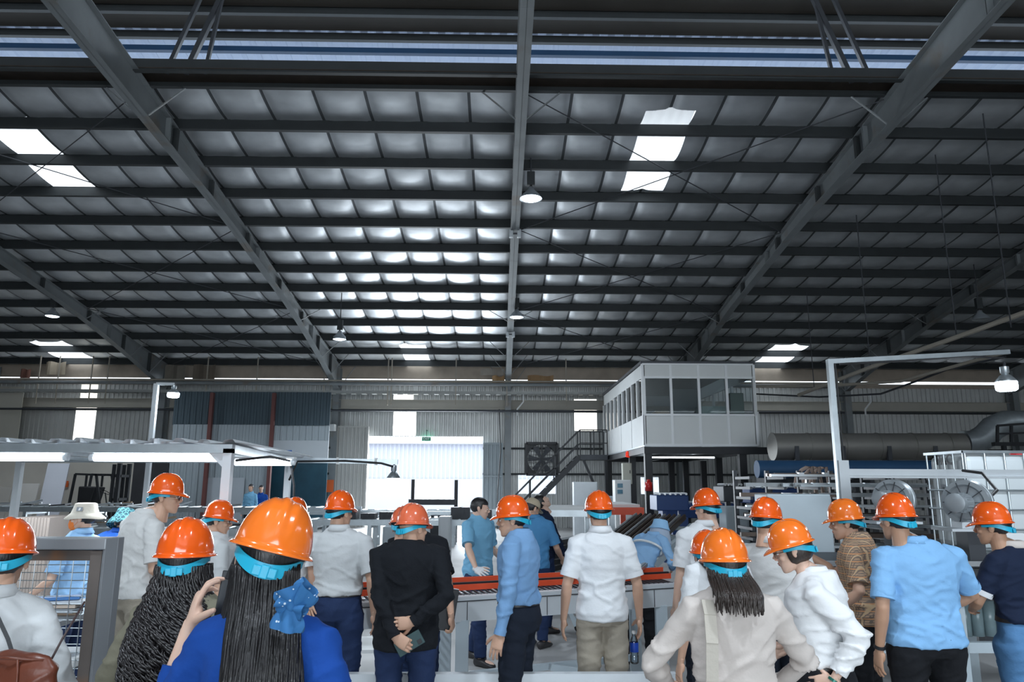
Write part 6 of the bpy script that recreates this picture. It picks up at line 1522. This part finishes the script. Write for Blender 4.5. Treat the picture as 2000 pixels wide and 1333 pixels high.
# 24, 25 distant workers
P24 = person('distant worker in teal jacket standing by the dark room', 487, 946, 24.5, 170, hat=None, shirt=C_work, sleeve='long', pants=C_trb, seed=25, top_gap=0, H=1.66)
P25 = person('distant worker in royal blue jacket standing by the dark room', 507, 948, 24.8, 190, hat=None, shirt=C_royal, sleeve='long', pants=C_trb, seed=26, top_gap=0, H=1.62)
# ================================================================ hair, hats and carried things
def lp(P, pts, scale=True):
    """points given in the head frame (metres at head scale) -> person-local"""
    return [P['Mh'] @ Vector(p) for p in pts]
def strands(P, n, zend, spread, curl=0.0, r=.0042, seed=1, phr=(95, 265), name='long_hair', m=None, back=.0, jag=.05, base=True, flare=1.0, npts=16, turns=9, mod=1.0, dx=0.0):
    rg = random.Random(seed); mb = MB(); k = P['k']; hc = P['Mh'].translation
    Rh = P['Mh'].to_3x3().normalized(); ym = Rh.to_euler().z
    def bp(ph, v, rad=0.0):
        # flow line: leaves the head at angle ph (0 = face), hangs to zend
        z0 = hc.z - .005 * k
        hx, hy = math.sin(ph) * (.079 + rad) * k, math.cos(ph) * (.097 + rad) * k
        hv = Rh @ Vector((hx, hy, .0))
        z = z0 + (zend - z0) * v
        w = min(1, v * 1.6); w = w * w * (3 - 2 * w)
        # on the back: ellipse around shoulders
        sx, sy = math.sin(ph - ym) * spread * (1 + (flare - 1) * v), -(.055 + back) - .115 * k * max(0, -math.cos(ph - ym)) - .03
        return Vector(((hc.x + hv.x) * (1 - w) + (P['T']((0, 0, 1.3)).x + hc.x * .5 + sx + dx) * w, (hc.y + hv.y) * (1 - w) + (P['T']((0, 0, 1.3)).y + sy) * w, z))
    if base:
        n_ = 26; sec_ = []
        for inn in (0.0, -.014):
            for j in range(13):
                for i in range(n_ + 1):
                    ph = math.radians(phr[0] + (phr[1] - phr[0]) * i / n_); v = j / 12 * (1 - jag * .9); p = bp(ph, v, inn + (.006 * mnoise.noise(Vector((ph * 5, v * 3, seed))))); mb.v.append(tuple(p + (Vector((0, -inn * .8, 0)))))
        q = n_ + 1
        for s_ in (0, 1):
            o_ = s_ * 13 * q
            for j in range(12):
                for i in range(n_):
                    f = (o_ + j * q + i, o_ + j * q + i + 1, o_ + (j + 1) * q + i + 1, o_ + (j + 1) * q + i); mb.f.append(f if s_ else f[::-1]); mb.m.append(0)
    for s_ in range(n):
        ph = math.radians(rg.uniform(*phr)); rad = rg.uniform(.0, .014) * mod; ze = 1 - rg.uniform(0, jag) ; a0 = rg.uniform(0, 6.28); tr = turns * rg.uniform(.75, 1.25); cr = curl * rg.uniform(.6, 1.3); dph = rg.uniform(-.12, .12); pts = []; rs = []
        N_ = npts if not curl else npts * 4
        for i in range(N_ + 1):
            v = i / N_ * ze; p = bp(ph + dph * v, v, rad)
            env = min(1, v * 3)
            if curl: p = p + Vector((math.cos(a0 + tr * 2 * PI * v), math.sin(a0 + tr * 2 * PI * v) * .8 - .5, 0)) * cr * env
            else: p = p + Vector((math.sin(a0 + v * 5) * .006, -.004 + math.cos(a0 + v * 4) * .004, 0)) * env
            pts.append(p); rs.append(r * rg.uniform(.9, 1.1) * (1 - .6 * (i / N_) ** 3))
        mb.tube(pts, rs, 4 if curl else 5, sx=1.0)
    o = mb.build(name, m or M_hair, P['root'], True, local=True); return o
M_hairc = mat('curly_black_hair', (.015, .013, .014), .34, 0, .4, 40, spec=.6)
strands(P3, 300, 1.02, .125, curl=.0155, r=.0044, seed=3, phr=(80, 280), name='curly_hair', m=M_hairc, flare=1.15, jag=.12, turns=8, mod=1.2)
strands(P5, 300, 1.10, .088, dx=.045, r=.0040, seed=5, phr=(120, 246), name='long_hair', flare=1.1, jag=.15)
strands(P5, 60, 1.24, .125, r=.0042, seed=8, phr=(236, 258), name='side_hair', jag=.12, base=False, back=-.14)
strands(P16, 210, 1.265, .095, r=.0042, seed=7, phr=(105, 255), name='shoulder_hair', m=M_hairb, jag=.5, back=.0)
strands(P15, 110, 1.22, .09, r=.0042, seed=9, phr=(100, 250), name='shoulder_hair', jag=.2)

# denim bow at the nape of the nearest woman
def bow():
    P = P5; c = to_local(P, W(574, 1182, 1.78)); m = MB()
    for ang, L_, wd in ((1.9, .040, .052), (.75, .055, .048), (-1.75, .052, .055), (-.3, .032, .034), (2.7, .03, .04)):
        d = Vector((math.cos(ang), 0, math.sin(ang))); e = Vector((-math.sin(ang), 0, math.cos(ang)))
        def S(u, v, d=d, e=e, L_=L_, wd=wd):
            th = v * 2 * PI; w = wd * (.18 + .82 * math.sin(u * PI * .62) ** .8) * .62; pl = 1 + .22 * math.sin(th * 4 + u * 3)
            return c + d * (u * L_ * 1.05) + e * (math.cos(th) * w * pl) + Vector((0, -.012 - math.sin(th) * .017 * pl * (.4 + u), 0))
        m.sheet(S, 14, 24)
    m.ell(c + Vector((0, -.014, 0)), (.012, .014, .014), n=16, m=10)
    mm = bpy.data.materials.new('printed_denim'); mm.use_nodes = True; nt = mm.node_tree; N, L = nt.nodes, nt.links; b = N['Principled BSDF']; b.inputs['Roughness'].default_value = .8
    tc = N.new('ShaderNodeTexCoord'); vo = N.new('ShaderNodeTexVoronoi'); vo.inputs['Scale'].default_value = 62; L.new(tc.outputs['Object'], vo.inputs['Vector']); g = N.new('ShaderNodeMath'); g.operation = 'LESS_THAN'; g.inputs[1].default_value = .17; L.new(vo.outputs['Distance'], g.inputs[0])
    x = N.new('ShaderNodeMix'); x.data_type = 'RGBA'; x.inputs[6].default_value = (.03, .15, .36, 1); x.inputs[7].default_value = (.6, .7, .78, 1); L.new(g.outputs[0], x.inputs[0]); L.new(x.outputs[2], b.inputs['Base Color'])
    return tag(m.build('hair_bow', mm, P['root'], True, local=True), 'blue denim bow printed with small white marks')
bow()

def bucket(P, crown, brim, droop, m, name='bucket_hat', label=None, patch=False, top=.128):
    mb = MB(); n = 44; prof = [(.001, top), (.060, top - .002), (.078, top - .010), (.088, .075), (.098, .045), (.104, .035), (crown + .006, .028), (brim, droop)]
    for i, (r, z) in enumerate(prof):
        for j in range(n):
            a = 2 * PI * j / n; w = (.006 * math.sin(a * 3 + 1) if i == len(prof) - 1 else .002 * math.sin(a * 5 + i)); mb.v.append((math.sin(a) * (r + w), -.012 + math.cos(a) * (r * 1.12 + w), z + (w if i > 5 else 0)))
    for i in range(len(prof) - 1):
        for j in range(n): mb.f.append((i * n + j, i * n + (j + 1) % n, (i + 1) * n + (j + 1) % n, (i + 1) * n + j)); mb.m.append(0)
    mb.v = [tuple(P['Mh'] @ Vector(v)) for v in mb.v]
    o = mb.build(name, m, P['root'], True, local=True, angle=50); s = o.modifiers.new('t', 'SOLIDIFY'); s.thickness = .003
    if label: tag(o, label)
    if patch:
        mb = MB(); mb.v = [tuple(P['Mh'] @ Vector(v)) for v in ((-.104, -.04, .058), (-.104, .012, .058), (-.097, .012, .092), (-.097, -.04, .092))]; mb.f = [(0, 1, 2, 3)]; mb.m = [0]; q = mb.build('patch', mat('grey_patch', (.28, .30, .33), .8, 0, .1, 20), P['root'], local=True); q.parent = o
        mb = MB(); mb.v = [tuple(P['Mh'] @ Vector(v)) for v in ((-.1055, -.022, .064), (-.1055, -.006, .064), (-.1000, -.010, .086), (-.1000, -.026, .086))]; mb.f = [(0, 1, 2, 3)]; mb.m = [0]; q = mb.build('patch_mark', M_white, P['root'], local=True); q.parent = o
    return o
bucket(P22, .107, .145, -.006, cloth('cream_canvas', (.62, .58, .50)), label='cream bucket hat with a grey patch', patch=True)
def pattern_teal():
    m = bpy.data.materials.new('teal_pattern_cloth'); m.use_nodes = True; nt = m.node_tree; N, L = nt.nodes, nt.links; b = N['Principled BSDF']; b.inputs['Roughness'].default_value = .85
    tc = N.new('ShaderNodeTexCoord'); vo = N.new('ShaderNodeTexVoronoi'); vo.feature = 'DISTANCE_TO_EDGE'; vo.inputs['Scale'].default_value = 34; L.new(tc.outputs['Object'], vo.inputs['Vector']); g = N.new('ShaderNodeMath'); g.operation = 'LESS_THAN'; g.inputs[1].default_value = .07; L.new(vo.outputs['Distance'], g.inputs[0])
    x = N.new('ShaderNodeMix'); x.data_type = 'RGBA'; x.inputs[6].default_value = (.010, .045, .06, 1); x.inputs[7].default_value = (.08, .28, .33, 1); L.new(g.outputs[0], x.inputs[0]); L.new(x.outputs[2], b.inputs['Base Color']); return m
bucket(P23, .107, .142, -.045, pattern_teal(), label='dark teal bucket hat with a pale line pattern')
bucket(P13, .105, .118, .012, cloth('hat_blue', (.33, .58, .86)), 'sun_hat')
mb = MB()                                        # neck flap of the hooded sun hat
mb.sheet(lambda u, v: P13['Mh'] @ Vector((math.sin(.9 + (2 * PI - 1.8) * u) * (.100 + .05 * v), -.012 + math.cos(.9 + (2 * PI - 1.8) * u) * (.112 + .05 * v), .035 - .19 * v + .006 * math.sin(u * 30) * v)), 30, 8)
o = mb.build('neck_flap', cloth('flap_grey_blue', (.42, .50, .62)), P13['root'], True, local=True); s = o.modifiers.new('t', 'SOLIDIFY'); s.thickness = .003
mb = MB(); c = P13['T']((0, 0, 1.30)); rr = [P13['T']((math.sin(a) * .20, math.cos(a) * .135 - .004, 1.25)) for a in [2 * PI * i / 40 for i in range(41)]]
mb.tube(rr, .013, 6, caps=False); mb.build('reflective_stripe', mat('reflective_tape', (.85, .88, .9), .3, .2, .05, 5), P13['root'], True, local=True)
# cap with peak and mask
def cap(P, m):
    mb = MB(); n = 36; prof = [(.001, .128), (.055, .122), (.080, .09), (.092, .05), (.093, .03)]
    for i, (r, z) in enumerate(prof):
        for j in range(n): a = 2 * PI * j / n; mb.v.append((math.sin(a) * r, -.014 + math.cos(a) * r * 1.14, z))
    for i in range(len(prof) - 1):
        for j in range(n): mb.f.append((i * n + j, i * n + (j + 1) % n, (i + 1) * n + (j + 1) % n, (i + 1) * n + j)); mb.m.append(0)
    mb.sheet(lambda u, v: Vector((math.sin((u - .5) * 1.9) * (.090 + .055 * v * math.cos((u - .5) * 2.2)), -.014 + math.cos((u - .5) * 1.9) * (.104 + .07 * v * math.cos((u - .5) * 2.2)), .032 - .015 * v)), 16, 4)
    mb.v = [tuple(P['Mh'] @ Vector(v)) for v in mb.v]; o = mb.build('cap', m, P['root'], True, local=True); s = o.modifiers.new('t', 'SOLIDIFY'); s.thickness = .003
cap(P11, cloth('beige_cap', (.52, .44, .32)))
def mask(P, m, label):
    mb = MB(); mb.loft([((0, .062 + y, z), (rx, 0, 0), (0, ry, 0)) for z, y, rx, ry in ((-.108, .0, .03, .030), (-.085, .0, .050, .048), (-.055, .002, .055, .052), (-.03, .0, .052, .048), (-.012, .004, .03, .038))], 24)
    for s in (-1, 1): mb.tube([(s * .048, .075, -.02), (s * .078, .01, .0), (s * .078, .0, -.03), (s * .05, .06, -.08)], .0015, 4)
    mb.v = [tuple(P['Mh'] @ Vector(v)) for v in mb.v]; tag(mb.build('face_mask', m, P['root'], True, local=True), label)
mask(P22, cloth('orange_mask', (.90, .25, .06)), 'orange face mask'); mask(P11, cloth('blue_mask', (.10, .35, .62)), 'blue face mask')

# ---- things held or carried (each stands alone)
def phone(c, R, label, col_, w=.075, h=.155):
    c = Vector(c); t = thing('phone', c, label, 'phone'); t.rotation_euler = R.to_euler()
    mb = MB(); mb.box((0, 0, 0), (w, .009, h)); mb.build('case', col_, t, local=True, bevel=.003)
    mb = MB(); mb.box((0, .0052, 0), (w * .92, .001, h * .94)); mb.build('screen', mat('phone_screen', (.02, .02, .025), .1, 0, 0, 1), t, local=True)
    mb = MB(); mb.box((w * .25, -.006, h * .34), (w * .3, .003, w * .3)); mb.build('camera_bump', M_black, t, local=True, bevel=.001); return t
def hand_at(P, s, v): return to_world(P, P['arms'][s][7] @ Vector(v))
hh = hand_at(P5, -1, (.01, .075, -.05)); phone(hh + Vector((.035, .02, .0)), Euler((0, .12, .35)).to_matrix(), 'dark phone held up by the nearest woman in royal blue', mat('phone_dark', (.03, .035, .04), .3, .2, .1, 5))
hh = hand_at(P8, -1, (.0, .075, -.035)); phone(hh + Vector((.02, -.012, .0)), Euler((0, 1.05, .1)).to_matrix(), 'dark green phone held behind the back of the black sweater man', mat('phone_green', (.03, .07, .075), .5, .1, .1, 5), .085, .165)
hh = hand_at(P8b, 1, (.0, .06, -.03)); mb = MB(); mb.box((0, 0, 0), (.20, .02, .28)); t = thing('folder', hh + Vector((-.05, .02, .10)), 'black folder held beside the black sweater man', 'folder'); t.rotation_euler = (0, .15, .2); mb.build('cover', M_black, t, local=True, bevel=.004); mb = MB(); mb.box((.002, 0, 0), (.192, .014, .284)); mb.build('pages', M_white, t, local=True)
# water bottle
hh = hand_at(P12, 1, (.0, .085, -.045)); t = thing('water_bottle', hh - Vector((0, 0, .21)), 'small clear water bottle with blue label hanging from the white tee man\'s hand', 'bottle')
mb = MB(); mb.lathe([(.024, 0), (.029, .008), (.029, .05), (.026, .06), (.029, .07), (.029, .13), (.024, .155), (.012, .18), (.0115, .195)], 20); mb.build('bottle_body', glass('clear_plastic', (.75, .85, .92), .75), t, True, local=True)
mb = MB(); mb.lathe([(.0295, .075), (.0300, .078), (.0300, .135), (.0295, .137)], 20, caps=False); mb.build('label_band', mat('bottle_label_blue', (.01, .06, .42), .4, 0, .3, 30), t, True, local=True)
mb = MB(); mb.lathe([(.014, .190), (.0145, .194), (.0145, .210), (.001, .212)], 16); mb.build('bottle_cap', M_white, t, True, local=True)
# brown handbag and strap of the leftmost woman
q = W(40, 1318, 2.45); t = thing('handbag', q, 'brown leather handbag hanging at the hip of the leftmost woman', 'handbag')
M_lea = mat('brown_leather', (.13, .035, .018), .38, 0, .2, 14, bump=.2, bscale=30)
m = MB(); m.loft([(q + Vector((0, 0, z)), (rx, -.03, 0), (0, ry, 0)) for z, rx, ry in ((-.13, .09, .03), (-.11, .125, .05), (-.04, .135, .058), (.03, .125, .048), (.06, .10, .025), (.066, .07, .008))], 28)
V, Nn, Fc = remesh(m, .007, 2); V = fold(V, Nn, .004, 5); mb_from(V, Fc).build('bag_body', M_lea, t, True)
m = MB(); m.tube([q + Vector((-.11, 0, .045)), q + Vector((-.02, -.055, .06)), q + Vector((.09, -.04, .05))], .005, 6); m.tube([q + Vector((.02, -.055, .055)), q + Vector((.03, -.062, -.01)), q + Vector((.025, -.066, -.05))], .004, 6); m.build('front_flap_strap', M_lea, t, True)
m = MB(); m.tube([q + Vector((.10, -.02, .045)), q + Vector((.11, .01, .10)), q + Vector((.12, .10, .20))], .0035, 6); m.build('handle', mat('dark_strap', (.05, .03, .03), .5, 0, .1, 10), t, True)
# shoulder straps worn by two women
def strap(P, pts, m, w=.035, name='shoulder_strap'):
    mb = MB(); pts = [Vector(p) for p in pts]
    for a, b in zip(pts[:-1], pts[1:]):
        mb.bar(a, b + (b - a).normalized() * .006, w, .004, up=(0, -1, .2))
    mb.build(name, m, P['root'], local=True)
k = P16['k']; strap(P16, [(-.125 * k, -.085, 1.405 * k), (-.128 * k, -.125, 1.36 * k), (-.135 * k, -.160, 1.26 * k), (-.142 * k, -.162, 1.12 * k), (-.16 * k, -.155, .98 * k), (-.18 * k, -.165, .80 * k)], cloth('strap_beige', (.50, .46, .40)), .045)
k = P1['k']; strap(P1, [(.02 * k, -.10, 1.43 * k), (.06 * k, -.128, 1.38 * k), (.11 * k, -.150, 1.30 * k), (.15 * k, -.150, 1.20 * k)], M_black, .012)
# watches and bracelets
def watch(P, s, m, w=.018, r=.030, back=.02, name='wrist_watch'):
    S, el, wr = P['arms'][s][:3]; d = (wr - el).normalized(); c = wr - d * back; mb = MB(); mb.tube([c - d * w / 2, c + d * w / 2], [r * P['k'], r * P['k']], 20); mb.build(name, m, P['root'], True, local=True, angle=40)
watch(P20, -1, M_black); watch(P18, -1, mat('green_bracelet', (.02, .16, .12), .3, .3, .1, 10), .012, .028, .0, 'bracelet'); watch(P8, -1, M_galv, .008, .026, -.002, 'bracelet'); watch(P11b, 1, M_black)
# lens clip lamp hanging before the forehead of the nearest woman
mb = MB(); c = P5['Mh']
mb.box((-.072, .112, .050), (.03, .03, .03)); mb.box((-.080, .125, .030), (.02, .03, .022)); mb.tube([(-.078, .12, .03), (-.088, .105, -.02), (-.092, .085, -.075)], .006, 6)
mb.v = [tuple(c @ Vector(v)) for v in mb.v]; mb.build('headlamp_clip', M_black, P5['root'], local=True)
